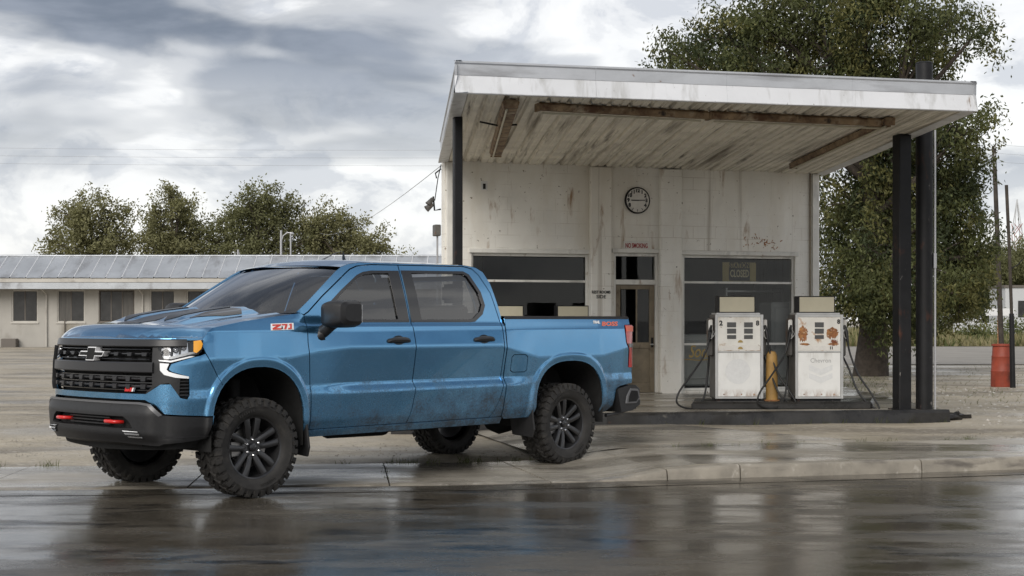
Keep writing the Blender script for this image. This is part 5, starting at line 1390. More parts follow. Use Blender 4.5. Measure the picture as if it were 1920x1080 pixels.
for sg in (1, -1):
    MB().tube([T(.03, sg * .6, .40), T(.05, sg * .56, .95)], [.05, .05], 12).build('shock_absorber', 'void', truck, smooth=50)
    MB().tube([T(3.95, sg * .52, .40), T(4.05, sg * .42, .9)], [.035, .035], 10).build('shock_absorber', 'void', truck, smooth=50)
MB().lathe([(.0, -.1), (.3, -.1), (.36, -.06), (.36, .06), (.3, .1), (0, .1)], 24, Matrix.Translation(T(4.35, 0, .56))).build('spare_wheel', 'rubber', truck, smooth=40)

# ---- cabin
MB().prism([(.45, 1.05), (.60, 1.49), (.95, 1.47), (1.05, 1.36), (1.0, 1.05)], lambda a, b, d: T(a, d, b), -.84, .84).build('dashboard', 'seat', truck, bevel=.02)
mb = MB(); mb.lathe([(.185 + .017 * math.cos(a), .017 * math.sin(a)) for a in np.linspace(0, 2 * math.pi, 9)[:-1]], 30, Matrix.Translation(T(1.16, .42, 1.36)) @ Matrix.Rotation(R(-62), 4, 'Y'), close=True)
sw = mb.build('steering_wheel', 'gloss_black', truck, smooth=60)
MB().tube([T(1.16, .42, 1.36), T(.95, .42, 1.25)], [.06, .04], 12).build('steering_column', 'seat', sw, smooth=60)
for a, b in (((-.17, 0), (.17, 0)), ((0, 0), (0, -.17))):
    Mx = Matrix.Translation(T(1.16, .42, 1.36)) @ Matrix.Rotation(R(-62), 4, 'Y')
    MB().tube([Mx @ Vector((a[1], a[0], 0)), Mx @ Vector((b[1], b[0], 0))], .02, 8).build('spoke', 'gloss_black', sw)
def seat(x_, y_, w_):
    h = w_ / 2
    s_ = MB().prism([(x_ - .45, .88), (x_ - .48, .98), (x_ - .40, 1.02), (x_ + .06, .99), (x_ + .08, .88)], lambda a, b, d: T(a, d, b), y_ - h, y_ + h).build('seat', 'seat', truck, bevel=.035, seg=2)
    MB().prism([(x_, 1.0), (x_ - .02, 1.1), (x_ + .10, 1.58), (x_ + .17, 1.60), (x_ + .20, 1.56), (x_ + .12, 1.0)], lambda a, b, d: T(a, d, b), y_ - h * .92, y_ + h * .92).build('backrest', 'seat', s_, bevel=.035, seg=2)
    for q in ((0,) if w_ < .8 else (-.42, .42)):
        MB().box((-x_ - .21, y_ + q - .13, 1.615), (-x_ - .12, y_ + q + .13, 1.80)).build('headrest', 'seat', s_, bevel=.03, seg=2)
seat(1.60, .40, .54); seat(1.60, -.40, .54); seat(2.58, 0, 1.36)
MB().box((-1.20, -.16, 1.795), (-1.16, .14, 1.87)).build('rear_view_mirror', 'gloss_black', truck, bevel=.012)
MB().box((-2.85, -.66, 1.915), (-1.15, .66, 1.93)).build('headliner', 'interior', truck)
for sg in (1, -1): MB().box((-2.80, sg * .86 - .02, .9), (-.62, sg * .86 + .02, 1.42)).build('door_card', 'seat', truck)

# ---- wheels
def make_wheel():
    w_ = empty('wheel')
    Q = Matrix.Rotation(R(-90), 4, 'X')             # lathe axis Z -> +Y (outboard)
    Rt = .400; hw = .145
    prof = [(.255, -.115), (.27, -.135), (.31, -.150), (.35, -.150), (.375, -.142), (.388, -.125), (.390, -.08), (.391, 0), (.390, .08), (.388, .125), (.375, .142), (.35, .150), (.338, .153), (.332, .1505), (.31, .150), (.285, .141), (.27, .135), (.255, .115)]
    mb = MB(); mb.lathe(prof, 72, Q)
    def blk(a, y0, y1, r0, r1, da, sk=0.0, taper=.8):
        v = []
        for r_, k in ((r0, 1.0), (r1, taper)):
            for y_, s_ in ((y0, -1), (y1, 1)):
                for e in (-1, 1):
                    t_ = a + e * da * k + sk * (s_); v.append(Vector((r_ * math.cos(t_), (y0 + y1) / 2 + (y_ - (y0 + y1) / 2) * (k if r_ == r1 else 1), r_ * math.sin(t_))))
        return v
    FB = [(0, 1, 3, 2), (4, 6, 7, 5), (0, 4, 5, 1), (2, 3, 7, 6), (0, 2, 6, 4), (1, 5, 7, 3)]
    NB = 34
    for k in range(NB):
        a = 2 * math.pi * k / NB
        mb.add(blk(a, .075, .146, .384, .409, .060, .03), FB); mb.add(blk(a + math.pi / NB, -.146, -.075, .384, .409, .060, -.03), FB)
        mb.add(blk(a + .06, .008, .066, .384, .4085, .055, -.05), FB); mb.add(blk(a + .02 + math.pi / NB, -.066, -.008, .384, .4085, .055, .05), FB)
        for s_ in (1, -1):                           # side biters
            aa = a + (0 if s_ > 0 else math.pi / NB); ln = .355 if k % 2 else .340
            v = []
            for r_, o_ in ((ln, .150), (.403, .137)):
                for e in (-1, 1):
                    for dd in (-.012, .010):
                        t_ = aa + e * .050; v.append(Vector((r_ * math.cos(t_), s_ * (o_ + dd), r_ * math.sin(t_))))
            mb.add(v, [(0, 1, 3, 2), (4, 6, 7, 5), (0, 4, 5, 1), (2, 3, 7, 6), (0, 2, 6, 4), (1, 5, 7, 3)])
    for k in range(14):                              # raised sidewall lettering strokes
        a = R(60) + k * .075 if k < 7 else R(240) + (k - 7) * .075
        mb.add(blk(a, .148, .1545, .298, .318, .022), FB)
    mb.build('tyre', 'rubber', w_, smooth=32)
    rim = MB(); rim.lathe([(.10, -.02), (.225, -.06), (.238, .06), (.244, .112), (.256, .118), (.262, .112), (.258, .100), (.252, -.11), (.262, -.118)], 60, Q)
    ro = rim.build('rim', 'rim', w_, smooth=40)
    MB().lathe([(0.05, -.015), (.17, -.015), (.17, .01), (.05, .01)], 36, Q).build('brake_disc', 'disc', w_, smooth=30)
    MB().box((.08, -.02, -.07), (.19, .04, .07)).build('brake_caliper', 'disc', w_, bevel=.012)
    for k in range(5):
        for sd_ in (-1, 1):
            a = math.pi / 2 + k * 2 * math.pi / 5
            ca, sa = math.cos(a), math.sin(a); rad = Vector((ca, 0, sa)); tan = Vector((-sa, 0, ca))
            rows = []
            for r_, o_, hw_, y_ in ((.055, .022, .022, .070), (.11, .034, .025, .086), (.17, .045, .027, .097), (.225, .053, .030, .102), (.247, .056, .033, .100)):
                c_ = rad * r_ + tan * (sd_ * o_)
                rows.append([c_ - tan * hw_ + Vector((0, y_ - .05, 0)), c_ - tan * hw_ * .95 + Vector((0, y_ - .007, 0)), c_ - tan * hw_ * .6 + Vector((0, y_, 0)), c_ + tan * hw_ * .6 + Vector((0, y_, 0)), c_ + tan * hw_ * .95 + Vector((0, y_ - .007, 0)), c_ + tan * hw_ + Vector((0, y_ - .05, 0))])
            MB().grid(rows).build('spoke', 'rim', w_, smooth=40)
    hub = MB().lathe([(.095, .02), (.092, .066), (.078, .074), (.050, .070), (.0, .070)], 30, Q).build('hub', 'rim', w_, smooth=40)
    MB().lathe([(.036, .070), (.034, .088), (.025, .093), (0, .094)], 24, Q).build('centre_cap', 'gloss_black', w_, smooth=40)
    bow(0, .0942, .0955, 'satin', 'cap_emblem', w_, sc=.15, fn=lambda a, b, d: Vector((a, d, b)))
    for k in range(6):
        a = R(90 + 60 * k)
        MB().lathe([(.0105, .060), (.0105, .086), (.006, .092), (0, .093)], 8, Matrix.Translation((.064 * math.cos(a), 0, .064 * math.sin(a))) @ Q).build('lug_nut', 'chrome', w_, smooth=30)
    return w_
wh = make_wheel()
spots = [(0.0, .815, 1, R(-3)), (3.85, .815, 1, 0), (0.0, -.815, -1, R(-3)), (3.85, -.815, -1, 0)]
for i, (x_, y_, sg, st) in enumerate(spots):
    o = wh if i == 0 else copy_tree(wh)
    o.parent = truck
    o.location = T(x_, y_, .407)
    o.rotation_euler = (0, R(37 * i + 4), 0) if sg > 0 else (0, R(23 * i), math.pi)
    o.rotation_mode = 'XYZ'
    o.rotation_euler = (0, R(11 * i + 3), (0 if sg > 0 else math.pi) + st)
# ------------------------------------------------------------------ motel
MY = 74.5
M['motel_curtain'] = material('curtained_window', (0.075, 0.07, 0.062), 0.4, var=(4, 0.4), vecscale=(3, 1, 0.2))
def mx_(px, Y=MY): return (px - 960) / F * Y
def mz_(py, Y=MY): return CH - (py - HZ) / F * Y
motel = empty('motel', (mx_(300), MY, 0.08), 0, 'long low motel with a galvanised sheet roof and brown windows', 'motel')
OX = mx_(300)
wins = [(-62, -14), (22, 71), (107, 159), (185, 252), (281, 328), (350, 402), (436, 486), (520, 586), (620, 668), (704, 756)]
hl_ = [(mx_(a) - OX, mz_(604) - .08, mx_(b) - OX, mz_(544) - .08) for a, b in wins]
wx0, wx1 = mx_(-420) - OX, mx_(842) - OX
wall_holes(wx0, wx1, -.1, 3.1, hl_, 0, .2).build('wall', 'motel_wall', motel, recalc=False)
for x_ in (wx0, wx1 - .2): MB().box((x_, .203, -.1), (x_ + .2, 8, 3.1)).build('end_wall', 'motel_wall', motel)
MB().box((wx0 + .203, 7.8, -.1), (wx1 - .203, 8, 3.1)).build('back_wall', 'motel_wall', motel)
for i, h in enumerate(hl_):
    x0, z0, x1, z1 = h; t = .06
    mb = MB(); mb.box((x0 - .05, -.05, z0 - .07), (x1 + .05, -.002, z0)).box((x0, .04, z0), (x0 + t, .1, z1)).box((x1 - t, .04, z0), (x1, .1, z1)).box((x0 + t + .001, .04, z1 - t), (x1 - t - .001, .1, z1)).box((x0 + t + .001, .04, z0), (x1 - t - .001, .1, z0 + t))
    f_ = mb.build('window', 'motel_trim' if i % 3 else 'motel_frame', motel)
    nb_ = 3 if (x1 - x0) > 1.6 else 2
    xs_ = np.linspace(x0 + t, x1 - t, nb_ + 1)
    for k in range(nb_):
        MB().box((xs_[k] + .025, .07, z0 + t + .02), (xs_[k + 1] - .025, .08, z1 - t - .02)).build('pane', 'motel_curtain' if (i * 3 + k) % 5 == 1 else 'motel_glass', f_)
        if k: MB().box((xs_[k] - .024, .045, z0 + t + .002), (xs_[k] + .024, .095, z1 - t - .002)).build('mullion', 'motel_frame', f_)
EY = -1.1
ez0, ez1 = mz_(542, MY + EY) - .08, mz_(521, MY + EY) - .08
MB().box((wx0 - .5, EY, ez0), (wx1 + .4, EY + .05, ez0 + .33)).build('gutter_board', 'roof_metal', motel, bevel=.01)
MB().box((wx0 - .5, EY - .03, ez0 + .332), (wx1 + .4, EY + .05, ez1 - .02)).build('fascia_board', 'motel_trim', motel, bevel=.01)
MB().box((wx0 - .4, EY + .06, ez0 + .1), (wx1 + .3, .002, ez0 + .14)).build('eave_soffit', 'motel_trim', motel)
RY, RZ = .9, mz_(481, MY + .9) - .08
roof = MB().grid([[Vector((x, y, z)) for x in (wx0 - .55, wx1 + .45)] for y, z in ((RY, RZ - .03), (RY + 5.5, RZ - .6), (8.4, ez1 - .1))]).build('roof', 'roof_metal', motel)
n_ = int((wx1 - wx0 + 1) / .775)
e0, e1 = wx0 - .55, wx1 + .45
for k in range(n_):
    a, b = e0 + (e1 - e0) * k / n_, e0 + (e1 - e0) * (k + 1) / n_ - .004
    dz = random.uniform(-.012, .012); y0_ = EY - .08
    mb = MB().grid([[Vector((x, y, z + h + dz)) for x, h in ((a + .06, 0), ((a + b) / 2, .006 + random.uniform(-.006, .01)), (b, 0))] for y, z in ((y0_, ez1), (RY - .002, RZ))])
    mb.cur = 1; mb.grid([[Vector((x, y, z + h + dz)) for x, h in ((a, 0), (a + .02, .05), (a + .04, .05), (a + .06, 0))] for y, z in ((y0_, ez1), (RY - .002, RZ))])
    mb.build('roof_panel', ['roof_metal', 'fascia_white'], roof)
MB().tube([(e0, RY, RZ + .03), (e1, RY, RZ + .03)], .06, 8).build('ridge_cap', 'roof_metal', roof, smooth=50)
for px_, top in ((438, 466), (655, 474)):
    x_ = mx_(px_) - OX
    MB().tube([(x_, RY + .3, RZ - .2), (x_, RY + .3, mz_(top) - .08)], .05, 8).build('vent_pipe', 'galv', roof, smooth=50)
MB().box((mx_(128) - OX, -.35, .0), (mx_(182) - OX, -.002, .62)).build('utility_box', 'motel_trim', motel, bevel=.02)
MB().tube([(mx_(122) - OX, -.06, 0), (mx_(122) - OX, -.06, 1.4)], .03, 6).build('pipe', 'motel_frame', motel)
for px_ in (8, 300):
    MB().box((mx_(px_) - OX, -.5, .0), (mx_(px_ + 28) - OX, -.05, .45)).build('planter', 'motel_frame', motel, bevel=.03)
for px_ in (88, 268, 420):
    MB().tube([(mx_(px_) - OX, EY + .05, ez0 + .05), (mx_(px_) - OX, -.08, ez0 - .25), (mx_(px_) - OX, -.08, .05)], .04, 6).build('downpipe', 'motel_trim', motel)
MB().box((wx0, -1.6, -.1), (wx1, -.001, .03)).build('walkway', 'kerb', motel)

# street lamp behind the motel
p = at(527, 485, 84)
lam = empty('street_lamp', (p.x, 84, 0.08), 0, 'grey street lamp with a curved arm behind the motel roof', 'street lamp')
H_ = mz_(432, 84) - .08
MB().tube([(0, 0, 0), (0, 0, H_)], [.10, .06], 10).build('pole', 'galv', lam, smooth=50)
MB().tube([(0, 0, H_ - .7), (.12, 0, H_ - .3), (.35, 0, H_ - .12), (.58, 0, H_ - .15)], .035, 8).build('arm', 'galv', lam, smooth=50)
MB().tube([(.5, 0, H_ - .15), (.64, 0, H_ - .17), (.72, 0, H_ - .22)], [.05, .08, .04], 10).build('lamp_head', 'galv', lam, smooth=50)
p = at(545, 485, 86)
tag(MB().tube([(p.x, 86, .08), (p.x, 86, mz_(437, 86))], .05, 8).build('flag_pole', 'galv', smooth=50), 'thin bare pole standing beside the street lamp behind the motel', 'pole')

# ------------------------------------------------------------------ trees
def leaf_quads(C, L, Wd, droop, r):
    n = len(C)
    d = r.normal(size=(n, 3)); d[:, 2] -= droop; d /= np.linalg.norm(d, axis=1)[:, None]
    s = np.cross(d, r.normal(size=(n, 3))); s /= np.linalg.norm(s, axis=1)[:, None] + 1e-9
    l = (L * r.uniform(.65, 1.25, n))[:, None]; wq = (Wd * r.uniform(.7, 1.2, n))[:, None]
    nrm = np.cross(d, s)
    return np.stack([C, C + d * l * .45 + s * wq + nrm * l * .05, C + d * l, C + d * l * .5 - s * wq + nrm * l * .05], 1)
def tree(label, base, lobes, trunk_r, leafm, L, Wd, nclump, nleaf, seed, droop=.8, cr=.42, group=None, limb_r=.10, cat='tree', fork=.3):
    """lobes = [(centre vector relative to base, radius)]"""
    r = np.random.default_rng(seed); rp = random.Random(seed)
    t = empty('tree', base, 0, label, cat, group)
    lob = [(np.array(c, float), rr) for c, rr in lobes]
    top = max(c[2] for c, _ in lob); mid = np.mean([c for c, _ in lob], 0)
    fh = top * fork
    mb = MB()
    trunk = [Vector((0, 0, -.1)), Vector((trunk_r * .2, 0, fh * .4)), Vector((mid[0] * .06, mid[1] * .06, fh)), Vector((mid[0] * .3, mid[1] * .3, fh + (top - fh) * .35)), Vector((mid[0] * .6, mid[1] * .5, fh + (top - fh) * .7))]
    mb.tube(trunk, [trunk_r * 1.25, trunk_r * .95, trunk_r * .8, trunk_r * .5, trunk_r * .22], 12)
    clumps = []
    def along(q):
        q = max(0, min(.999, q)) * 2 + 2; i = int(q); return trunk[min(i, 3)].lerp(trunk[min(i + 1, 4)], q - i)
    vol = np.array([rr ** 2 for _, rr in lob]); vol = vol / vol.sum()
    for (c, rr), v in zip(lob, vol):
        s0 = along((c[2] - fh) / max(top - fh, .1) * .8 - .15); e0 = Vector(c)
        m0 = s0.lerp(e0, .5) + Vector((rp.gauss(0, .15), rp.gauss(0, .15), rp.uniform(-.1, .3))) * rr
        mb.tube([s0, s0.lerp(m0, .5), m0, m0.lerp(e0, .6), e0], [limb_r, limb_r * .85, limb_r * .65, limb_r * .45, limb_r * .25], 7)
        k = max(4, int(nclump * v))
        D = r.normal(size=(k, 3)); D /= np.linalg.norm(D, axis=1)[:, None]
        P_ = c + D * (rr * (r.uniform(.12, 1.25, k) ** .7))[:, None]
        for q in P_:
            qv = Vector(q); st = (m0 if rp.random() < .4 else e0); b_ = st.lerp(qv, .55) + Vector((0, 0, .10 * rr))
            if rp.random() < .6: mb.tube([st, b_, qv], [limb_r * .30, limb_r * .18, .008], 4, cap=False)
        clumps.append(P_)
    mb.build('trunk', 'bark', t, smooth=60)
    Cc = np.vstack(clumps); n = len(Cc)
    sz = r.uniform(.55, 1.35, n)
    idx = np.repeat(np.arange(n), np.maximum(4, (nleaf * sz ** 1.6)).astype(int))
    ax = r.normal(size=(n, 3)); ax[:, 2] -= droop * .6; ax /= np.linalg.norm(ax, axis=1)[:, None]
    tt = r.uniform(-1, 1, len(idx))[:, None]
    C = Cc[idx] + ax[idx] * tt * cr * 1.9 * sz[idx][:, None] + r.normal(size=(len(idx), 3)) * (cr * .38 * sz[idx])[:, None] * np.array([1, 1, .8])
    cro = quads_mesh('crown', leaf_quads(C, L, Wd, droop, r), leafm, t)
    if isinstance(leafm, (list, tuple)):
        pick = r.choice(len(leafm), n, p=[.5, .22, .28]); cro.data.polygons.foreach_set('material_index', pick[idx].astype(np.int32)); cro.data.update()
    return t
def lobes_px(items, Y, base, depth, seed):
    rp = random.Random(seed); out = []
    for px, py, pr in items:
        y = Y + rp.uniform(-depth, depth); q = at(px, py, y)
        out.append(((q.x - base[0], q.y - base[1], q.z - base[2]), pr * y / F))
    return out
bY = 36.5; bp = at(1632, 705, bY); base = (bp.x, bY, .08)
big_l = [(1255, 98, 28), (1310, 105, 46), (1370, 75, 54), (1440, 40, 72), (1530, 30, 80), (1625, 20, 80), (1710, 40, 70), (1765, 60, 55), (1822, 72, 30), (1390, 140, 60), (1480, 130, 80), (1600, 130, 85), (1700, 140, 70),
         (1640, 260, 110), (1735, 290, 95), (1800, 255, 50), (1600, 380, 95), (1700, 400, 110), (1790, 380, 62), (1840, 300, 26), (1590, 480, 75), (1680, 500, 95), (1775, 490, 78), (1835, 480, 34), (1580, 560, 50), (1655, 570, 55), (1730, 565, 60), (1800, 555, 48), (1700, 620, 24)]
tree('tall dark green shade tree with a stout trunk beside the station canopy', base, lobes_px(big_l, bY, base, 1.6, 3), .36, ['leaf', 'leaf_b', 'leaf_c'], .125, .025, 800, 165, 21, droop=1.0, cr=.36, limb_r=.11, fork=.32)
LY = 92.0
def ltree(label, px, items, seed, leafm, ncl=190, nl=85, Y=LY, cr=.46, L=.20, dep=1.2):
    b = at(px, 0, Y); base = (b.x, Y, .08)
    tree(label, base, lobes_px(items, Y, base, dep, seed), .30, leafm, L, .05, ncl, nl, seed, droop=.25, cr=cr, group='trees behind the motel', limb_r=.12, fork=.35)
ltree('round olive tree standing apart at the far end of the motel roof', 175, [(165, 395, 36), (205, 400, 26), (125, 405, 28), (105, 450, 26), (150, 440, 46), (200, 445, 42), (235, 440, 20), (228, 475, 26), (165, 480, 50), (110, 480, 28), (238, 405, 12)], 31, 'leaf_olive')
ltree('narrow upright tree with a pointed top behind the motel', 320, [(320, 362, 20), (335, 385, 26), (300, 400, 26), (345, 415, 30), (305, 440, 36), (350, 455, 36), (280, 455, 22), (320, 485, 50), (380, 440, 16)], 32, 'leaf_olive')
ltree('broad dense tree behind the motel, next to the street lamp', 480, [(500, 368, 26), (470, 385, 36), (530, 395, 38), (430, 410, 36), (480, 420, 50), (545, 430, 36), (410, 455, 42), (465, 465, 60), (530, 465, 50), (410, 490, 40), (580, 450, 24)], 33, 'leaf_dark', 300, 85)
ltree('low spreading tree tailing off behind the truck roof', 640, [(590, 425, 30), (625, 420, 26), (655, 440, 32), (600, 460, 40), (650, 475, 40), (695, 455, 26), (710, 480, 22), (735, 488, 14), (690, 490, 26)], 34, 'leaf_olive')
for i, (px, items, lab) in enumerate(((1800, [(1800, 490, 36), (1830, 500, 34), (1790, 530, 40), (1840, 540, 36), (1815, 560, 34), (1785, 575, 30), (1850, 575, 30)], 'dark round tree far off behind the leaning pole'),
                                     (1885, [(1870, 480, 26), (1895, 500, 38), (1870, 530, 40), (1910, 540, 38), (1880, 570, 34), (1920, 500, 34)], 'dark tree far off behind the white trailer house'),
                                     (1960, [(1945, 480, 36), (1975, 500, 44), (1950, 530, 46), (1990, 545, 44)], 'dark tree at the far edge of the grass field beyond the lattice tower'))):
    ltree(lab, px, items, 51 + i, 'leaf_dark', 230, 120, Y=150.0, cr=.85, L=.42, dep=2.5)

# ------------------------------------------------------------------ right background
MB_ = MB().grid([[Vector((x, y, .095)) for x in np.linspace(7, 90, 8)] for y in (46, 60, 76)])
M['old_asphalt'] = material('dry_grey_asphalt', (0.25, 0.23, 0.20), 0.7, var=(0.6, 0.15), world=True, bump=(8, .2, .02))
M['field'] = material('dry_grass_ground', (0.17, 0.155, 0.095), 0.9, var=(0.25, 0.35), world=True, layers=[((0.085, 0.09, 0.04), .2, .5, .7, (1, 1, 1))])
tag(MB_.build('side_road', 'old_asphalt'), kind='structure')
tag(MB().grid([[Vector((x, y, .098)) for x in np.linspace(4, 160, 8)] for y in (77, 120, 300)]).build('field', 'field'), kind='structure')
r = np.random.default_rng(5)
n = 16000
Yg = 77.5 + 85 * r.uniform(0, 1, n) ** 1.5; kx = r.uniform(1560, 2050, n); Xg = (kx - 960) / F * Yg
patch = .5 + .5 * np.sin(Xg * .7) * np.cos(Yg * .31)
hg = r.uniform(.2, .75, n) * (.35 + .9 * patch)
a = r.uniform(0, math.pi, n); wv = .06
B = np.stack([Xg, Yg, np.full(n, .08)], 1); dx = np.stack([np.cos(a), np.sin(a), 0 * a], 1) * wv
tip = B + np.stack([r.normal(0, .12, n), r.normal(0, .12, n), hg], 1)
V = np.stack([B - dx, B + dx, tip + dx * .2, tip - dx * .2], 1)
gm = r.uniform(0, 1, n) < .72
tag(quads_mesh('dry_grass', V[gm], 'drygrass'), 'pale dry grass growing in the field past the side road', 'grass', kind='stuff')
tag(quads_mesh('green_weeds', V[~gm], 'greengrass'), 'low green weeds mixed through the field past the side road', 'weeds', kind='stuff')
n = 2600                                            # weeds at the tree foot and slab edges
Yw = r.uniform(24, 44, n); kx = np.where(r.uniform(0, 1, n) < .7, r.normal(1600, 45, n), r.uniform(1580, 1920, n)); Xw = (kx - 960) / F * Yw
B = np.stack([Xw, Yw, np.full(n, .07)], 1); a = r.uniform(0, 6.3, n); dx = np.stack([np.cos(a), np.sin(a), 0 * a], 1) * .007
tip = B + np.stack([r.normal(0, .05, n), r.normal(0, .05, n), r.uniform(.02, .08, n)], 1)
tag(quads_mesh('short_grass', np.stack([B - dx, B + dx, tip + dx * .2, tip - dx * .2], 1), 'greengrass'), 'thin short grass around the foot of the shade tree', 'grass', kind='stuff')
# two shrubs in the field
for px, Y_, hh_, lab, sd_ in ((1830, 92, 1.1, 'low green shrub in the dry field behind the red drum', 71), (1905, 88, 1.5, 'rounded green shrub in the field in front of the trailer house', 72), (1740, 100, 1.2, 'green shrub in the field seen beside the tall steel pole', 73)):
    q = at(px, 0, Y_)
    t_ = empty('shrub', (q.x, Y_, .08), 0, lab, 'shrub', 'shrubs in the field')
    rr_ = np.random.default_rng(sd_); n_l = 1500
    C_ = rr_.normal(size=(n_l, 3)) * np.array([hh_ * .55, hh_ * .5, hh_ * .28]) + np.array([0, 0, hh_ * .45]); C_[:, 2] = np.abs(C_[:, 2])
    quads_mesh('foliage', leaf_quads(C_, .16, .045, -.3, rr_), 'greengrass', t_)
    mb = MB()
    for k in range(7): mb.tube([(0, 0, 0), (math.cos(k) * .3, math.sin(k) * .3, hh_ * .7)], [.03, .01], 5)
    mb.build('stems', 'bark', t_)
# gravel and litter chips on the dirt
def stones(name, X, Y, size, mat, label, seed):
    r = np.random.default_rng(seed); n = len(X)
    D = np.array([(1, 0, 0), (0, 1, 0), (-1, 0, 0), (0, -1, 0), (0, 0, 1)], float)
    V = D[None] * (size[:, None, None] * r.uniform(.55, 1.2, (n, 5, 1))); V[:, 4, 2] *= .5
    th = r.uniform(0, 6.3, n); c_, s_ = np.cos(th), np.sin(th)
    X2 = V[:, :, 0] * c_[:, None] - V[:, :, 1] * s_[:, None]; Y2 = V[:, :, 0] * s_[:, None] + V[:, :, 1] * c_[:, None]
    Z = np.array([lot_z(max(-60, min(60, x)), y - kerbY(x)) for x, y in zip(X, Y)])
    V = np.stack([X2 + X[:, None], Y2 + Y[:, None], V[:, :, 2] + Z[:, None]], 2)
    me = bpy.data.meshes.new(name)
    f = np.array([(0, 1, 4), (1, 2, 4), (2, 3, 4), (3, 0, 4)])
    faces = (f[None] + np.arange(n)[:, None, None] * 5).reshape(-1, 3)
    me.from_pydata(V.reshape(-1, 3).tolist(), [], faces.tolist())
    return tag(finish(name, me, mat, None), label, 'gravel', kind='stuff')
M['stone'] = material('mixed_gravel', (0.20, 0.18, 0.15), 0.75, var=(3, 0.5), world=True)
M['chip'] = material('pale_chips', (0.42, 0.40, 0.36), 0.7, var=(5, 0.3), world=True)
n = 5200
Yr = 15.8 + 30 * r.uniform(0, 1, n) ** 1.8; pxr = np.where(r.uniform(0, 1, n) < .55, r.uniform(-60, 1150, n), r.uniform(1480, 1980, n)); Xr = (pxr - 960) / F * Yr
ok = (Yr - np.array([kerbY(x) for x in Xr]) > 2.25) & ~((Xr > -1.9) & (Xr < 5.8) & (Yr > 18.3) & (Yr < 27)) & ~((Xr > .8) & (Xr < 4.6) & (Yr < 19.6))
stones('gravel', Xr[ok], Yr[ok], r.uniform(.005, .019, ok.sum()), 'stone', 'loose grey gravel scattered over the damp dirt lot', 6)
n = 330
Yr = r.uniform(19, 30, n); pxr = r.uniform(1600, 1930, n); Xr = (pxr - 960) / F * Yr; ok = (Xr > 5.85) | (Yr > 27)
stones('pale_chips', Xr[ok], Yr[ok], r.uniform(.015, .05, ok.sum()), 'chip', 'pale stone chips and litter on the dirt past the black pole', 8)

# red drum with its leaning posts
p = at(1879, 725, 30.7)
dr = empty('litter_drum', (p.x, 30.7, .085), 0, 'sun faded red litter drum standing on the dirt beside a dark post', 'drum')
MB().lathe([(0, 0.0), (.225, 0), (.228, .02), (.222, .3), (.228, .32), (.216, .34), (.208, .6), (.214, .62), (.200, .64), (.190, .84), (.188, .86), (.175, .86), (.17, .5), (0, .5)], 26).build('drum_body', 'bin_red', dr, smooth=40)
MB().lathe([(.19, .835), (.215, .84), (.215, .875), (.18, .88), (.18, .84)], 26).build('rim', 'bin_red', dr, smooth=40)
p = at(1899, 725, 30.2)
pb = empty('leaning_post', (p.x, 30.2, .085), 0, 'tall thin dark post leaning over the red litter drum', 'post')
MB().tube([(0, 0, 0), (-.025, 0, 1.5)], [.058, .05], 10).build('sleeve', 'black_steel', pb, smooth=50)
MB().tube([(-.025, 0, 1.5), (-.07, 0, 2.8), (-.13, 0, 4.1)], [.034, .034, .034], 10).build('shaft', 'pole_wood', pb, smooth=50)
MB().tube([(-.05, 0, 2.4), (.12, 0, 2.5), (.2, 0, 2.6)], .012, 6).build('hook', 'black_steel', pb)
p = at(1866, 0, 56)
up = empty('utility_pole', (p.x, 56, .085), 0, 'tall weathered utility pole carrying the overhead wires', 'utility pole')
MB().tube([(.25, 0, -.1), (.1, 0, 4), (-.05, 0, 7.9)], [.10, .09, .075], 12).build('pole', 'pole_wood', up, smooth=50)
for q in (7.94, 7.61, 7.28): MB().lathe([(.03, 0), (.05, .05), (.03, .12), (.045, .16), (0, .18)], 10, Matrix.Translation((-.04, -.1, q - .17))).build('insulator', 'galv', up, smooth=50)
for k, (y0_, y1_, dz) in enumerate(((272, 268, .55), (289, 283, .5), (306, 300, .45))):
    A = Vector((p.x - .04, 55.9, 7.94 - .33 * k + .09)); Bv = at(-1400, y0_ - 30, 62 + k)
    pts = [A.lerp(Bv, t_) + Vector((0, 0, -.9 * 4 * t_ * (1 - t_) * dz)) for t_ in np.linspace(0, 1, 25)]
    Cv = at(3200, 300, 75); pts2 = [A.lerp(Cv, t_) + Vector((0, 0, -.6 * 4 * t_ * (1 - t_))) for t_ in np.linspace(0, 1, 12)]
    tag(MB().tube(pts2[::-1] + pts[1:], .004, 4).build('overhead_wire', 'wire'), ('topmost', 'middle', 'lowest')[k] + ' of three thin overhead wires strung from the utility pole', 'wire', 'overhead wires')
A = Wm @ Vector((xL - .02, .15, CZ - .05)); Bv = at(600, 437, 90)
tag(MB().tube([A.lerp(Bv, t_) + Vector((0, 0, -.45 * 4 * t_ * (1 - t_))) for t_ in np.linspace(0, 1, 21)], .007, 4).build('service_wire', 'wire'), 'sagging service wire from the station corner towards the trees', 'wire')
mast = empty('service_bracket', A, 0, 'small wire bracket at the station roof corner', 'bracket')
MB().tube([(0, 0, .02), (-.05, 0, -.2), (-.10, 0, -.55)], .008, 5).build('loose_wire', 'black_steel', mast)
MB().tube([(0, 0, -.05), (-.09, 0, -.12), (-.07, 0, -.2)], .012, 6).build('arm', 'black_steel', mast)

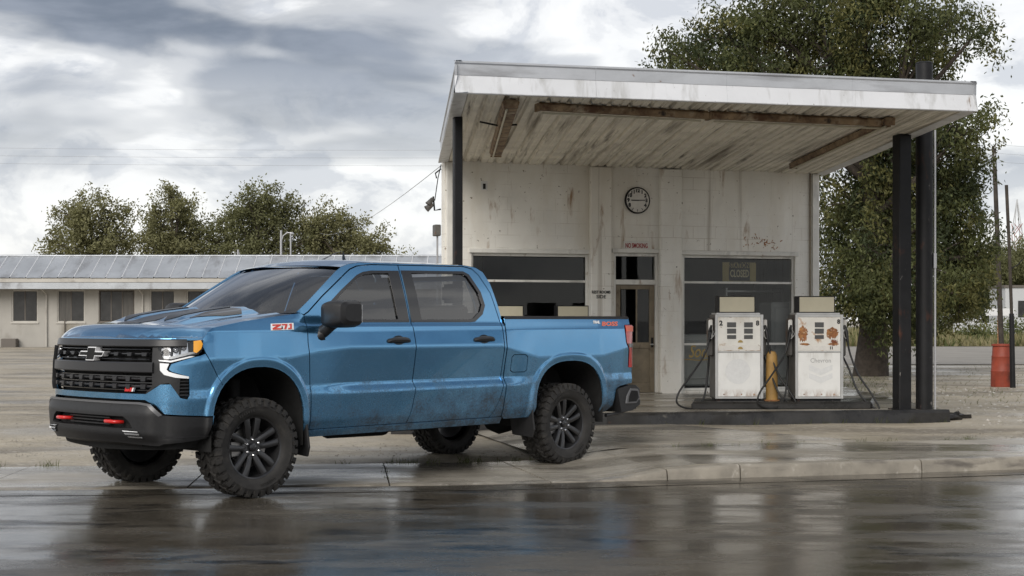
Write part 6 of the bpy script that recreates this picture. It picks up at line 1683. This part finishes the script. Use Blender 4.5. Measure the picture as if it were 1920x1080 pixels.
# white trailer house, low fence, lattice tower
tY = 118.0; p = at(1885, 600, tY)
th = empty('trailer_house', (p.x, tY, .08), 0, 'white trailer house with a door far across the field', 'house')
h_ = 60 * tY / F
MB().box((0, 0, 0.3), (9, 4, h_ + 1.4)).build('wall', 'far_white', th)
MB().box((-.1, -.1, h_ + 1.401), (9.1, 4.1, h_ + 1.6)).build('roof', 'motel_frame', th)
MB().box((1.0, -.05, 1.6), (1.7, -.002, 2.9)).build('window', 'motel_glass', th)
MB().box((2.4, -.05, .5), (3.3, -.002, 2.7)).build('door', 'motel_frame', th)
MB().box((-.02, -.03, .05), (9.0, -.002, .29)).build('skirting', 'motel_trim', th)
fY = 112.0; p = at(1788, 600, fY)
fe_ = empty('panel_fence', (p.x, fY, .08), 0, 'low white panel fence in front of the far trees', 'fence')
for k in range(9):
    x_ = k * .78
    MB().box((x_, 0, .3), (x_ + .76, .04, 1.15 + .1 * (k % 3 == 1))).build('fence_panel', 'far_white', fe_)
    MB().box((x_ - .03, .045, 0), (x_ + .03, .1, 1.25)).build('fence_post', 'motel_frame', fe_)
p = at(1907, 600, 260)
tw = empty('lattice_tower', (p.x, 260, .08), 0, 'thin red and white lattice tower on the horizon', 'tower')
Ht = (HZ - 374) * 260 / F + 1.4
mb = MB()
for sx_, sy_ in ((-1, -1), (1, -1), (1, 1), (-1, 1)): mb.tube([(sx_ * .75, sy_ * .75, 0), (sx_ * .65, sy_ * .65, Ht * .75), (0, 0, Ht)], .09, 5)
mb.build('leg_frame', 'far_white', tw)
mb = MB()
for k in range(9):
    z0_, z1_ = Ht * .09 * k, Ht * .09 * (k + 1); w0_ = .73
    for sx_, sy_, tx_, ty_ in ((-1, -1, 1, -1), (1, -1, -1, -1), (-1, 1, 1, 1), (-1, -1, -1, 1), (1, -1, 1, 1)): mb.tube([(sx_ * w0_, sy_ * w0_, z0_), (tx_ * w0_, ty_ * w0_, z1_)], .05, 4, cap=False)
mb.build('bracing', 'bin_red', tw)
p = at(1872, 650, 62)
sg_ = empty('street_sign', (p.x, 62, .085), 0, 'small sign on a rusty post beyond the side road', 'sign')
MB().tube([(0, 0, 0), (0, 0, 1.7)], .04, 6).build('post', 'rust_patch', sg_)
MB().box((-.55, -.02, 1.55), (.65, .02, 1.85)).build('board', 'faded', sg_)
